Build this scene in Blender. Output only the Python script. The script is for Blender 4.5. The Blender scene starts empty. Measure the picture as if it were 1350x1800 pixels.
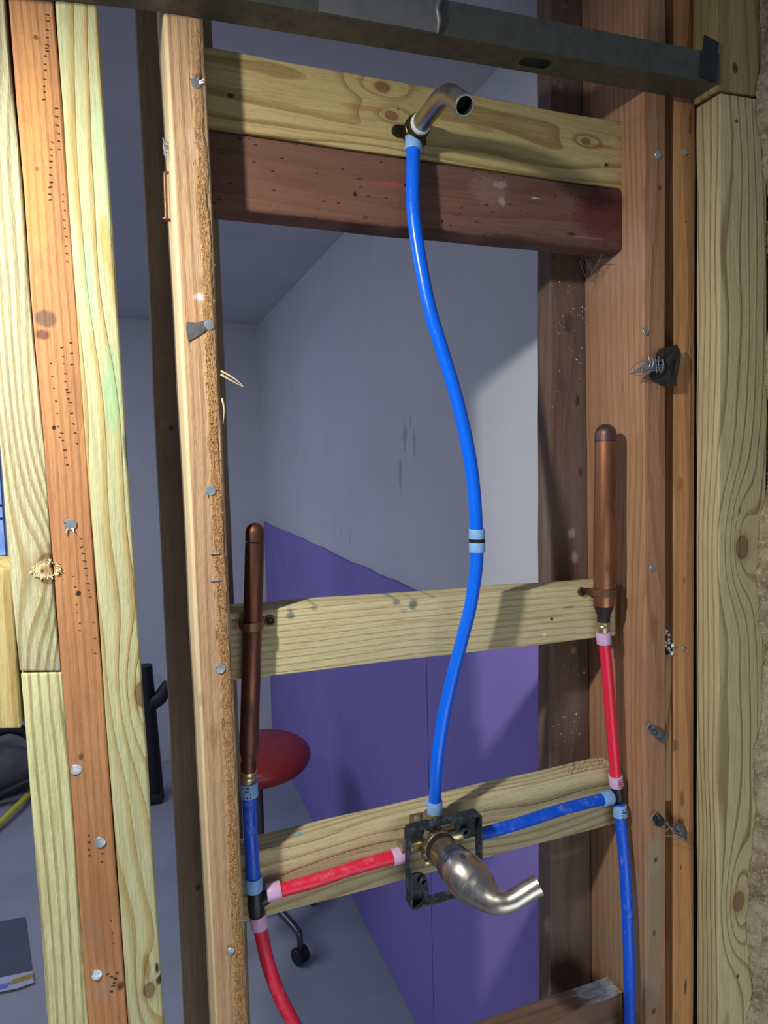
import bpy, bmesh, math, random
from mathutils import Vector, Matrix, noise
random.seed(7)
R = random.Random(11)
scene = bpy.context.scene
col = scene.collection
EYE = 1.58
# ---------------- camera ----------------
F_PX = 1180.0
def _n(v): return v.normalized()
_Y = _n(Vector((229-675, -(810-900), -F_PX)))
_Z = -_n(Vector((1018-675, -(14510-900), -F_PX)))
_Z = _n(_Z - _Z.dot(_Y)*_Y)
_X = _Y.cross(_Z)
CM = Matrix((_X, _Y, _Z))            # camera vector -> world vector
cam_d = bpy.data.cameras.new('camera'); cam = bpy.data.objects.new('camera', cam_d); col.objects.link(cam)
cam_d.sensor_fit = 'HORIZONTAL'; cam_d.sensor_width = 36.0
cam_d.lens = 36.0*F_PX/1350.0
cam_d.clip_start = 0.02
m4 = CM.to_4x4(); m4.translation = Vector((0, 0, EYE)); cam.matrix_world = m4
scene.camera = cam
scene.view_settings.view_transform = 'Standard'
scene.view_settings.look = 'None'
scene.view_settings.exposure = 0.06
scene.view_settings.gamma = 1.0
scene.view_settings.use_curve_mapping = False
# ---------------- light ----------------
world = bpy.data.worlds.new('world'); scene.world = world; world.use_nodes = True
world.node_tree.nodes['Background'].inputs[0].default_value = (0.62, 0.74, 1.0, 1)
world.node_tree.nodes['Background'].inputs[1].default_value = 0.16
def lamp(name, kind, loc, target, energy, color, **kw):
    d = bpy.data.lights.new(name, kind); d.energy = energy; d.color = color
    for k, v in kw.items(): setattr(d, k, v)
    o = bpy.data.objects.new(name, d); col.objects.link(o); o.location = loc
    o.rotation_euler = (Vector(target)-Vector(loc)).to_track_quat('-Z', 'Y').to_euler()
    return o
WORK = lamp('work_light', 'SPOT', (-0.36, 0.30, EYE+0.40), (0.50, 0.78, EYE-0.74), 40.0, (1.0, 0.99, 0.93),
            spot_size=math.radians(134), spot_blend=1.0, shadow_soft_size=0.022)
ROOM = lamp('room_light', 'AREA', (-1.3, 2.2, EYE+0.62), (-0.9, 2.2, 0), 22.0, (0.72, 0.80, 1.0), shape='RECTANGLE', size=1.4, size_y=1.2)

FILL = lamp('low_fill_light', 'AREA', (0.35, -0.45, EYE-1.05), (0.40, 0.8, EYE-1.1), 5.6, (0.90, 0.97, 1.0), shape='RECTANGLE', size=1.0, size_y=0.9)  # added soft fill to brighten the lower wall, not a real doorway

# ---------------- geometry helpers ----------------
def ray(px, py): return CM @ Vector((px-675.0, 900.0-py, -F_PX))
C0 = Vector((0, 0, EYE))
def onY(px, py, Y): r = ray(px, py); return r*(Y/r.y)+C0
def onX(px, py, X): r = ray(px, py); return r*(X/r.x)+C0
def onZ(px, py, Z): r = ray(px, py); return r*((Z-EYE)/r.z)+C0

def link(name, me, mats, parent=None):
    o = bpy.data.objects.new(name, me); col.objects.link(o)
    for m in (mats if isinstance(mats, (list, tuple)) else [mats]): me.materials.append(m)
    if parent is not None: o.parent = parent; o.matrix_parent_inverse = parent.matrix_world.inverted() if parent.matrix_world else Matrix()
    return o
def from_bm(name, bm, mats, parent=None, smooth=True):
    me = bpy.data.meshes.new(name); bm.normal_update(); bm.to_mesh(me); bm.free()
    if smooth:
        for p in me.polygons: p.use_smooth = True
        try: me.set_sharp_from_angle(angle=math.radians(38))
        except Exception: pass
    return link(name, me, mats, parent)
def tag(o, label=None, cat=None, group=None, kind=None):
    if label: o['label'] = label
    if cat: o['category'] = cat
    if group: o['group'] = group
    if kind: o['kind'] = kind
    return o
def empty(name, loc):
    o = bpy.data.objects.new(name, None); col.objects.link(o); o.location = loc; o.empty_display_size = 0.02
    o.matrix_world = Matrix.Translation(loc)
    return o
def frame_of(d):
    d = Vector(d).normalized(); u = d.cross(Vector((0, 0, 1)))
    if u.length < 0.05: u = d.cross(Vector((0, 1, 0)))
    u.normalize(); return u, d.cross(u).normalized(), d
def add_tube(bm, pts, rad, seg=24, cap=True, smooth_n=0, mi=0):
    P = [Vector(p) for p in pts]; Rr = list(rad) if isinstance(rad, (list, tuple)) else [rad]*len(P)
    if smooth_n:
        Q, S = [], []; n = len(P)
        for i in range(n-1):
            p0, p1, p2, p3 = P[max(i-1, 0)], P[i], P[i+1], P[min(i+2, n-1)]
            for k in range(smooth_n):
                t = k/smooth_n
                Q.append(0.5*((2*p1)+(-p0+p2)*t+(2*p0-5*p1+4*p2-p3)*t*t+(-p0+3*p1-3*p2+p3)*t**3)); S.append(Rr[i]*(1-t)+Rr[i+1]*t)
        Q.append(P[-1]); S.append(Rr[-1]); P, Rr = Q, S
    n = len(P); T = []
    for i in range(n):
        d = P[min(i+1, n-1)]-P[max(i-1, 0)]
        if d.length < 1e-9: d = T[-1] if T else Vector((0, 0, 1))
        T.append(d.normalized())
    u, v, _ = frame_of(T[0]); rings = []
    for i in range(n):
        if i:
            u = (u-u.dot(T[i])*T[i]).normalized(); v = T[i].cross(u)
        rings.append([bm.verts.new(P[i]+Rr[i]*(math.cos(2*math.pi*k/seg)*u+math.sin(2*math.pi*k/seg)*v)) for k in range(seg)])
    for a, b in zip(rings[:-1], rings[1:]):
        for k in range(seg):
            f = bm.faces.new((a[k], a[(k+1) % seg], b[(k+1) % seg], b[k])); f.material_index = mi
    if cap:
        f = bm.faces.new(rings[0][::-1]); f.material_index = mi; f = bm.faces.new(rings[-1]); f.material_index = mi
    return bm
def add_lathe(bm, org, d, prof, seg=32, mi=0, cap=True, ref=None):
    u, v, d = frame_of(d); org = Vector(org); rings = []
    for t, r in prof:
        rings.append([bm.verts.new(org+d*t+r*(math.cos(2*math.pi*k/seg)*u+math.sin(2*math.pi*k/seg)*v)) for k in range(seg)])
    for a, b in zip(rings[:-1], rings[1:]):
        for k in range(seg):
            f = bm.faces.new((a[k], a[(k+1) % seg], b[(k+1) % seg], b[k])); f.material_index = mi
    if cap:
        bm.faces.new(rings[0][::-1]).material_index = mi; bm.faces.new(rings[-1]).material_index = mi
    return bm
def add_box(bm, lo, hi, bev=0.0, mi=0, rot=None, pivot=None):
    vs = [bm.verts.new((x, y, z)) for x in (lo[0], hi[0]) for y in (lo[1], hi[1]) for z in (lo[2], hi[2])]
    idx = ((0, 1, 3, 2), (4, 6, 7, 5), (0, 4, 5, 1), (2, 3, 7, 6), (0, 2, 6, 4), (1, 5, 7, 3))
    fs = [bm.faces.new([vs[i] for i in q]) for q in idx]
    for f in fs: f.material_index = mi
    if rot is not None: bmesh.ops.rotate(bm, verts=vs, cent=pivot or Vector(lo), matrix=rot)
    if bev:
        es = set(e for f in fs for e in f.edges)
        bmesh.ops.bevel(bm, geom=list(es), offset=bev, segments=2, affect='EDGES', profile=0.6)
    return bm
def add_prism(bm, poly, d, mi=0, bev=0.0):
    """poly: list of world points (planar-ish), extruded by vector d."""
    a = [bm.verts.new(p) for p in poly]; b = [bm.verts.new(Vector(p)+Vector(d)) for p in poly]; n = len(a)
    fs = [bm.faces.new(a), bm.faces.new(b[::-1])]
    for i in range(n): fs.append(bm.faces.new((a[i], b[i], b[(i+1) % n], a[(i+1) % n])))
    for f in fs: f.material_index = mi
    bmesh.ops.recalc_face_normals(bm, faces=fs)
    if bev:
        es = set(e for f in fs for e in f.edges)
        bmesh.ops.bevel(bm, geom=list(es), offset=bev, segments=2, affect='EDGES', profile=0.6)
    return bm

# ---------------- material helpers ----------------
def s2l(c):
    return tuple(((x/255.0)/12.92 if x/255.0 <= 0.04045 else ((x/255.0+0.055)/1.055)**2.4) for x in c)
class NT:
    def __init__(s, name):
        s.mat = bpy.data.materials.new(name); s.mat.use_nodes = True; s.t = s.mat.node_tree
        s.b = s.t.nodes['Principled BSDF']
    def node(s, typ, **kw):
        n = s.t.nodes.new(typ)
        for k, v in kw.items(): setattr(n, k, v)
        return n
    def set(s, n, i, v):
        if hasattr(v, 'links') or isinstance(v, bpy.types.NodeSocket): s.t.links.new(v, n.inputs[i])
        else:
            if isinstance(v, (tuple, list)) and len(v) == 3 and n.inputs[i].type == 'RGBA': v = (*v, 1)
            n.inputs[i].default_value = v
    def math(s, op, a, b=None, c=None, clamp=False):
        n = s.node('ShaderNodeMath', operation=op, use_clamp=clamp); s.set(n, 0, a)
        if b is not None: s.set(n, 1, b)
        if c is not None: s.set(n, 2, c)
        return n.outputs[0]
    def mix(s, f, a, b, mode='MIX'):
        n = s.node('ShaderNodeMix', data_type='RGBA', blend_type=mode); s.set(n, 0, f); s.set(n, 6, a); s.set(n, 7, b); return n.outputs[2]
    def sstep(s, x, a, b, lo=0.0, hi=1.0):
        n = s.node('ShaderNodeMapRange', interpolation_type='SMOOTHSTEP'); s.set(n, 0, x)
        for i, v in ((1, a), (2, b), (3, lo), (4, hi)): n.inputs[i].default_value = v
        return n.outputs[0]
    def coord(s, kind='Object'):
        return s.node('ShaderNodeTexCoord').outputs[kind]
    def scale(s, v, sc, off=(0, 0, 0)):
        n = s.node('ShaderNodeMapping'); s.set(n, 0, v); n.inputs[1].default_value = off; n.inputs[3].default_value = sc; return n.outputs[0]
    def noise(s, v, sc, detail=3.0, rough=0.55):
        n = s.node('ShaderNodeTexNoise'); s.set(n, 'Vector', v); n.inputs['Scale'].default_value = sc
        n.inputs['Detail'].default_value = detail; n.inputs['Roughness'].default_value = rough; return n.outputs[0]
    def bump(s, h, strength, dist, prev=None):
        n = s.node('ShaderNodeBump'); s.set(n, 'Height', h); n.inputs['Strength'].default_value = strength; n.inputs['Distance'].default_value = dist
        if prev is not None: s.set(n, 'Normal', prev)
        return n.outputs[0]
    def out(s, c, rough=0.6, metal=0.0, normal=None, **kw):
        s.set(s.b, 'Base Color', c); s.set(s.b, 'Roughness', rough); s.set(s.b, 'Metallic', metal)
        if normal is not None: s.set(s.b, 'Normal', normal)
        for k, v in kw.items(): s.set(s.b, k.replace('_', ' '), v)
        return s.mat

def wood(name, early, late, spacing=0.006, pith=(0.05, 0.06), seed=0.0, knots=(), spots=(), warp=0.006, fuzz=None,
         contrast=1.0, dirt=0.25, dirtcol=(60, 45, 38), bumpy=0.5, speck=0.0, tint=None, latew=0.55):
    """knots: (x, z, r) in board space.  spots: (x, z, rx, rz, rgb, alpha, raggedness)."""
    m = NT(name); co = m.coord()
    off = m.scale(co, (1, 1, 1), (seed*1.7, seed*0.9, seed*2.3))
    sep = m.node('ShaderNodeSeparateXYZ'); m.set(sep, 0, co); x, y, z = sep.outputs
    n1 = m.noise(m.scale(off, (6, 6, 1.6)), 1.0, 2.0)
    n2 = m.noise(m.scale(off, (40, 40, 9)), 1.0, 3.0)
    dx = m.math('SUBTRACT', x, pith[0]); dy = m.math('SUBTRACT', y, pith[1])
    r = m.math('SQRT', m.math('ADD', m.math('MULTIPLY', dx, dx), m.math('MULTIPLY', dy, dy)))
    r = m.math('ADD', r, m.math('MULTIPLY', m.math('SUBTRACT', n1, 0.5), warp*9))
    r = m.math('ADD', r, m.math('MULTIPLY', m.math('SUBTRACT', n2, 0.5), warp*0.22))
    kmask = None; kcore = None
    for (kx, kz, kr) in knots:
        ax = m.math('SUBTRACT', x, kx); az = m.math('SUBTRACT', z, kz)
        ax2 = m.math('MULTIPLY', ax, ax); az2 = m.math('MULTIPLY', az, az)
        w = m.math('EXPONENT', m.math('MULTIPLY', m.math('ADD', m.math('MULTIPLY', ax2, 1/(kr*2.2)**2), m.math('MULTIPLY', az2, 1/(kr*6.5)**2)), -1.0))
        r = m.math('ADD', r, m.math('MULTIPLY', w, kr*2.2))
        d = m.math('SQRT', m.math('ADD', m.math('MULTIPLY', ax2, 1/(kr*kr)), m.math('MULTIPLY', az2, 1/(kr*1.5)**2)))
        d = m.math('ADD', d, m.math('MULTIPLY', m.math('SUBTRACT', n2, 0.5), 0.5))
        k1 = m.sstep(d, 1.0, 0.75); k2 = m.sstep(d, 1.7, 0.9); edge = m.math('MULTIPLY', m.sstep(d, 0.7, 0.95), k1)
        kmask = k2 if kmask is None else m.math('MAXIMUM', kmask, k2)
        kk = m.math('ADD', m.math('MULTIPLY', k1, 0.6), m.math('MULTIPLY', edge, 0.4))
        kcore = kk if kcore is None else m.math('MAXIMUM', kcore, kk)
    saw = m.math('FRACT', m.math('DIVIDE', r, spacing))
    late_f = m.math('MULTIPLY', m.sstep(saw, 1.0-latew, 0.88), m.sstep(saw, 1.0, 0.93))
    fine = m.noise(m.scale(off, (900, 900, 22)), 1.0, 3.0, 0.7)
    fine2 = m.noise(m.scale(off, (260, 260, 6)), 1.0, 2.0, 0.6)
    big = m.noise(m.scale(off, (9, 9, 3)), 1.0, 4.0)
    lf = m.math('MULTIPLY', late_f, m.math('MULTIPLY', m.sstep(big, 0.2, 0.65, 0.45, 1.0), contrast), clamp=True)
    c = m.mix(lf, s2l(early), s2l(late))
    c = m.mix(m.sstep(fine, 0.38, 0.75, 0.0, 0.5), c, m.mix(1.0, c, (0.45, 0.38, 0.30), 'MULTIPLY'))
    c = m.mix(m.sstep(fine2, 0.45, 0.75, 0.0, 0.30), c, m.mix(1.0, c, (0.55, 0.45, 0.36), 'MULTIPLY'))
    dn = m.noise(m.scale(off, (22, 22, 7)), 1.0, 6.0, 0.65)
    c = m.mix(m.sstep(dn, 0.50, 0.78, 0.0, dirt), c, s2l(dirtcol))
    if tint: # (rgb, axis scale, amount)
        tn = m.noise(m.scale(off, (7, 7, 2.2), (3, 1, 5)), 1.0, 3.0)
        c = m.mix(m.sstep(tn, 0.42, 0.68, 0.0, tint[1]), c, s2l(tint[0]))
    if kmask is not None:
        c = m.mix(m.math('MULTIPLY', kmask, 0.35), c, s2l((150, 95, 50)))
        c = m.mix(kcore, c, s2l((92, 56, 36)))
    if speck:
        vo = m.node('ShaderNodeTexVoronoi', feature='F1'); m.set(vo, 'Vector', m.scale(off, (120, 120, 60))); vo.inputs['Scale'].default_value = 1.0
        c = m.mix(m.sstep(vo.outputs['Distance'], 0.17, 0.08, 0.0, speck), c, s2l((40, 26, 22)))
    rag = m.noise(m.scale(off, (170, 170, 60)), 1.0, 4.0, 0.65)
    rag2 = m.noise(m.scale(off, (420, 420, 300)), 1.0, 3.0, 0.7)
    for (sx, sz, rx, rz, rgb, al, rg) in spots:
        ax = m.math('DIVIDE', m.math('SUBTRACT', x, sx), rx); az = m.math('DIVIDE', m.math('SUBTRACT', z, sz), rz)
        d = m.math('SQRT', m.math('ADD', m.math('MULTIPLY', ax, ax), m.math('MULTIPLY', az, az)))
        d = m.math('ADD', d, m.math('MULTIPLY', m.math('SUBTRACT', rag, 0.5), rg*2))
        d = m.math('ADD', d, m.math('MULTIPLY', m.math('SUBTRACT', rag2, 0.5), rg))
        c = m.mix(m.math('MULTIPLY', m.sstep(d, 1.0+0.25*rg, 0.75-0.5*rg), al), c, s2l(rgb))
    h = m.math('ADD', m.math('MULTIPLY', fine, 0.5), m.math('MULTIPLY', late_f, 0.55))
    h = m.math('ADD', h, m.math('MULTIPLY', m.noise(m.scale(off, (300, 300, 120)), 1.0, 3.0), 0.5))
    nrm = m.bump(h, min(bumpy*1.3, 1.0), 0.0013)
    if fuzz:   # (x centre, half width)  torn, furry fibre band
        fd = m.math('ABSOLUTE', m.math('SUBTRACT', m.math('ADD', x, m.math('MULTIPLY', m.math('SUBTRACT', m.noise(m.scale(off, (90, 90, 25)), 1.0, 4.0), 0.5), 0.012)), fuzz[0]))
        zt = m.sstep(z, fuzz[2], fuzz[2]-0.25)
        fm = m.math('MULTIPLY', m.sstep(fd, fuzz[1], fuzz[1]*0.5), zt)
        fn = m.noise(m.scale(off, (620, 620, 190)), 1.0, 4.0, 0.7)
        c = m.mix(m.math('MULTIPLY', fm, 0.7), c, m.mix(m.sstep(fn, 0.36, 0.62), s2l((160, 108, 62)), s2l((222, 178, 120))))
        nrm = m.bump(m.math('MULTIPLY', fm, fn), 1.0, 0.004, nrm)
    return m.out(c, 0.72, 0.0, nrm, Specular_IOR_Level=0.25)

def plain(name, rgb, rough=0.5, metal=0.0, nscale=60, namt=0.15, bump=0.0, bscale=None, bdist=0.001, dark=0.5, **kw):
    m = NT(name); co = m.coord(); base = s2l(rgb)
    n = m.noise(m.scale(co, (nscale,)*3), 1.0, 4.0, 0.6)
    c = m.mix(m.sstep(n, 0.35, 0.75, 0.0, namt), base, tuple(v*dark for v in base))
    nrm = None
    if bump: nrm = m.bump(m.noise(m.scale(co, (bscale or nscale*2,)*3), 1.0, 4.0, 0.6), bump, bdist)
    rr = m.sstep(n, 0.3, 0.7, max(rough-0.07, 0.02), min(rough+0.1, 1))
    return m.out(c, rr, metal, nrm, **kw)

# ---------------- board builder ----------------
BOARDS = {}
def board(name, quad, Yf, depth, matf, label=None, cat='stud', spots=(), knots=(), bev=0.002, vertical=True,
          zr=None, xr=None, group=None, cuts=28, wob=0.0007, parent=None, kind=None, nails=()):
    """quad: front-face points, (ax,ay)-(bx,by) left/lower edge line, (cx,cy)-(dx,dy) right/upper edge line in the plane Y=Yf."""
    a, b, c, d = [onY(px, py, Yf) for px, py in quad]
    if vertical:     # two side lines a-b (left, top to bottom), c-d (right, top to bottom)
        def at(p, q, z): t = (z-p.z)/(q.z-p.z); return p+(q-p)*t
        zl = zr or (None, None)
        zt = zl[0] if zl[0] is not None else None; zb = zl[1] if zl[1] is not None else None
        A = at(a, b, zt) if zt is not None else a; Cc = at(c, d, zt) if zt is not None else c
        B = at(a, b, zb) if zb is not None else b; D = at(c, d, zb) if zb is not None else d
        top = (A+Cc)/2; bot = (B+D)/2; L = (top-bot).normalized(); W = Vector((0, 1, 0)).cross(L)  # across, +X
        front = [B, D, Cc, A]
    else:            # top line a-b (left to right), bottom line c-d (left to right)
        def at(p, q, x): t = (x-p.x)/(q.x-p.x); return p+(q-p)*t
        if xr:
            A, B = at(a, b, xr[0]), at(a, b, xr[1]); Cc, D = at(c, d, xr[0]), at(c, d, xr[1])
        else: A, B, Cc, D = a, b, c, d
        l = (A+Cc)/2; r = (B+D)/2; L = (r-l).normalized(); W = Vector((0, 1, 0)).cross(L)
        front = [Cc, D, B, A]
    ctr = sum(front, Vector())/4
    fr = Matrix((W, Vector((0, 1, 0)), L)).transposed().to_4x4(); fr.translation = ctr; inv = fr.inverted()
    loc = [inv @ p for p in front]
    bm = bmesh.new(); add_prism(bm, loc, (0, depth, 0)); bmesh.ops.recalc_face_normals(bm, faces=bm.faces)
    bmesh.ops.bevel(bm, geom=list(bm.edges), offset=bev, segments=3, affect='EDGES', profile=0.55)
    zs = [v.co.z for v in bm.verts]; z0, z1 = min(zs), max(zs)
    for i in range(1, cuts):
        zc = z0+(z1-z0)*i/cuts
        bmesh.ops.bisect_plane(bm, geom=bm.verts[:]+bm.edges[:]+bm.faces[:], plane_co=(0, 0, zc), plane_no=(0, 0, 1))
    sd = R.uniform(0, 50)
    for v in bm.verts:
        if z0+0.004 < v.co.z < z1-0.004:
            v.co.x += wob*2*noise.noise(Vector((v.co.x*30, sd, v.co.z*9))); v.co.y += wob*noise.noise(Vector((sd, v.co.y*30, v.co.z*9)))
    toL = lambda px, py: inv @ onY(px, py, Yf)
    sp = []
    for (px, py, rx, rz, rgb, al, rg) in spots: q = toL(px, py); sp.append((q.x, q.z, rx, rz, rgb, al, rg))
    kn = []
    for (px, py, kr) in knots: q = toL(px, py); kn.append((q.x, q.z, kr))
    o = from_bm(name, bm, matf(sp, kn), parent)
    if parent is None: o.matrix_world = fr
    else: o.matrix_world = fr
    if label: tag(o, label, cat, group, kind)
    o['_Y'] = Yf
    del o['_Y']
    for (px, py, rr, sty) in nails: nail(o, onY(px, py, Yf), rr, sty)
    return o
def nail(parent, p, r, sty):
    """Nail head in the board's face; sty > 0 adds torn metal ears round the head."""
    bm = bmesh.new()
    tl = Matrix.Rotation(R.uniform(-0.18, 0.18), 3, 'X') @ Matrix.Rotation(R.uniform(-0.18, 0.18), 3, 'Z')
    d = tl @ Vector((0, -1, 0))
    add_lathe(bm, p+Vector((0, 0.0006, 0)), d, [(0, r*0.93), (0.0012, r), (0.0019, r*0.92), (0.0022, r*0.5)], 18)
    for k in range(sty):
        a = R.uniform(0, 6.28) if sty > 1 else 2.6
        u = Vector((math.cos(a), 0, math.sin(a))); w = Vector((-u.z, 0, u.x))*r*0.16
        b0 = p+u*r*0.6+Vector((0, -0.0006, 0)); L = r*R.uniform(0.5, 1.1)
        q = [b0-w, b0+w, b0+w*0.4+u*L+Vector((0, -0.0025, 0)), b0-w*0.2+u*L*0.9+Vector((0, -0.002, 0))]
        add_prism(bm, q, (0, -0.0004, 0))
    return from_bm('nail', bm, M['galv'], parent) if False else _kid(from_bm('nail', bm, M['galv']), parent)
def _kid(o, parent):
    o.parent = parent; o.matrix_parent_inverse = parent.matrix_world.inverted(); return o

M = {}
M['galv'] = plain('galvanised_metal', (188, 196, 200), 0.38, 0.75, 500, 0.45, 0.3, 900, 0.0003, 0.4)
M['screw'] = plain('dark_screw_metal', (70, 62, 60), 0.4, 0.85, 600, 0.3)
M['steel'] = plain('dull_channel_steel', (104, 104, 94), 0.5, 0.6, 60, 0.5, 0.15, 300, 0.0004, 0.5)
M['steel_bright'] = plain('scuffed_bright_steel', (138, 136, 134), 0.5, 0.6, 40, 0.4, 0.2, 90, 0.0006, 0.35)
M['brass'] = plain('tarnished_brass', (150, 122, 70), 0.32, 0.9, 180, 0.5, 0.12, 500, 0.0004, 0.45)
M['brass_pale'] = plain('pale_brass', (196, 178, 138), 0.3, 0.85, 140, 0.55, 0.15, 400, 0.0005, 0.5)
M['brass_dark'] = plain('dark_brass', (74, 66, 44), 0.4, 0.85, 180, 0.5)
M['nickel'] = plain('brushed_nickel', (200, 192, 180), 0.33, 1.0, 70, 0.30, 0.05, 900, 0.0002, 0.65)
M['nickel_dark'] = plain('dark_nickel_collar', (120, 120, 122), 0.38, 0.9, 200, 0.5, 0.2, 400, 0.0004, 0.4)
M['bore'] = plain('bore_shade', (10, 10, 12), 0.8)  # near-black colour paints the shade inside the open tube
M['blue'] = plain('blue_pipe_plastic', (2, 104, 240), 0.27, 0, 260, 0.10, 0.05, 300, 0.0003, 0.7)
M['red'] = plain('red_pipe_plastic', (226, 32, 66), 0.30, 0, 320, 0.12, 0.05, 300, 0.0003, 0.75)
def dusty(name, rgb, rough):
    m = NT(name); co = m.coord(); n = m.noise(m.scale(co, (75, 75, 75)), 1.0, 6.0, 0.7)
    n2 = m.noise(m.scale(co, (22, 22, 22)), 1.0, 2.0)
    f = m.math('MULTIPLY', m.sstep(n, 0.52, 0.72, 0, 0.6), m.sstep(n2, 0.35, 0.65))
    return m.out(m.mix(f, s2l(rgb), s2l((150, 160, 205))), m.sstep(n, 0.4, 0.7, rough, 0.7))
M['blue_dusty'] = dusty('dusty_blue_pipe_plastic', (2, 84, 214), 0.3)
M['red_dusty'] = dusty('dusty_red_pipe_plastic', (222, 30, 62), 0.32)
M['ring_blue'] = plain('pale_blue_ring', (132, 178, 226), 0.4, 0, 200, 0.12, Subsurface_Weight=0.15)
M['ring_pink'] = plain('pale_pink_ring', (216, 172, 208), 0.4, 0, 200, 0.12, Subsurface_Weight=0.15)
M['print_dark'] = plain('printed_ink', (40, 42, 66), 0.6)
M['print_red'] = plain('red_printed_ink', (150, 40, 70), 0.6)
M['tee'] = plain('black_fitting_plastic', (26, 28, 32), 0.42, 0, 160, 0.3, 0.2, 300, 0.0004)
M['guard'] = NT('dusty_black_guard')
def _g():
    m = M['guard']; co = m.coord(); n = m.noise(m.scale(co, (110, 110, 110)), 1.0, 6.0, 0.72); n2 = m.noise(m.scale(co, (28, 28, 28)), 1.0, 2.0)
    f = m.math('ADD', m.sstep(n, 0.5, 0.72, 0, 0.5), m.sstep(n2, 0.5, 0.75, 0, 0.22), clamp=True)
    return m.out(m.mix(f, s2l((24, 32, 40)), s2l((128, 142, 152))), 0.6)
M['guard'] = _g()
M['copper'] = None
def _cop(name, a, b, c):
    m = NT(name); co = m.coord(); n = m.noise(m.scale(co, (60, 60, 14)), 1.0, 5.0, 0.6); n2 = m.noise(m.scale(co, (420, 420, 420)), 1.0, 3.0, 0.7)
    k = m.mix(m.sstep(n, 0.4, 0.68), s2l(a), s2l(b)); k = m.mix(m.sstep(n2, 0.55, 0.75, 0, 0.5), k, s2l(c))
    return m.out(k, m.sstep(n, 0.3, 0.7, 0.34, 0.55), 0.8)
M['copper'] = _cop('aged_copper', (166, 112, 78), (124, 84, 62), (88, 62, 50))
M['copper_shaded'] = _cop('shaded_copper', (118, 76, 58), (90, 58, 48), (62, 44, 38))  # copper colour darkened for the shade beside the tan stud
M['soot'] = plain('sooty_copper', (62, 54, 56), 0.6, 0.6, 200, 0.4)
M['strap'] = plain('brown_strap_metal', (128, 92, 70), 0.42, 0.7, 200, 0.3)
M['black'] = plain('black_plastic', (22, 24, 30), 0.5)
M['seat'] = plain('red_vinyl', (148, 44, 38), 0.35, 0, 20, 0.25, 0.1, 200, 0.0004)
M['chrome_dull'] = plain('dull_chair_metal', (96, 94, 96), 0.35, 0.8, 80, 0.3)
M['yellow'] = plain('yellow_hose_plastic', (238, 220, 60), 0.4)
M['paper'] = plain('black_tar_paper', (40, 36, 34), 0.85, 0, 120, 0.5, 0.6, 240, 0.001, 1.9)
M['paper_grey'] = plain('grey_weathered_paper', (92, 90, 90), 0.85, 0, 160, 0.5, 0.6, 240, 0.001, 0.5)
M['wire'] = plain('lath_wire', (150, 160, 172), 0.45, 0.6)
M['white'] = plain('white_plaster_crumb', (225, 228, 230), 0.9)
M['tape'] = plain('white_thread_tape', (220, 222, 224), 0.7)
M['web'] = plain('cobweb_thread', (130, 118, 110), 0.8)
M['pencil'] = plain('dark_pencil_line', (44, 42, 46), 0.8)
M['hole'] = plain('dark_hole', (30, 20, 16), 0.95)
M['scar'] = plain('brown_scar', (74, 44, 30), 0.95)
M['blond'] = plain('fresh_wood_splinter', (206, 184, 140), 0.8)
M['fibre'] = plain('orange_wood_fibre', (214, 160, 96), 0.85, 0, 400, 0.4, dark=0.6)

# ---------------- setting ----------------
Y0 = 0.71; XR = 0.67; YB = 3.62; ZC = EYE+0.70; FX = 0.6345
def wall_mat(name, rgb, marks=True):
    m = NT(name); co = m.coord(); n = m.noise(m.scale(co, (3, 3, 3)), 1.0, 5.0, 0.6)
    c = m.mix(m.sstep(n, 0.4, 0.75, 0, 0.22), s2l(rgb), s2l(tuple(v*0.8 for v in rgb)))
    return m.out(c, 0.85, 0, m.bump(m.noise(m.scale(co, (60, 60, 60)), 1.0, 3.0), 0.1, 0.001))
M['drywall'] = wall_mat('grey_white_drywall', (205, 205, 210))
M['ceil'] = wall_mat('ceiling_paint', (200, 198, 204))
M['purple'] = plain('purple_drywall', (142, 124, 198), 0.7, 0, 3.5, 0.30, 0.1, 60, 0.001, 0.72)
M['floor'] = plain('grey_concrete', (158, 162, 172), 0.75, 0, 3.0, 0.55, 0.25, 90, 0.002, 0.72)
M['sheath'] = plain('gap_shade_sheathing', (34, 26, 22), 0.9, 0, 40, 0.4)  # backing coloured near-black for the shade in the stud gap
def slab(name, lo, hi, mat, kind='structure', **kw):
    bm = bmesh.new(); add_box(bm, lo, hi); o = from_bm(name, bm, mat, smooth=False); o['kind'] = kind; return o
slab('floor', (-3.0, -1.2, -0.05), (2.0, YB+0.2, 0.0), M['floor'])
slab('ceiling', (-3.0, 0.94, ZC), (XR+0.02, YB+0.1, ZC+0.05), M['ceil'])
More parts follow.
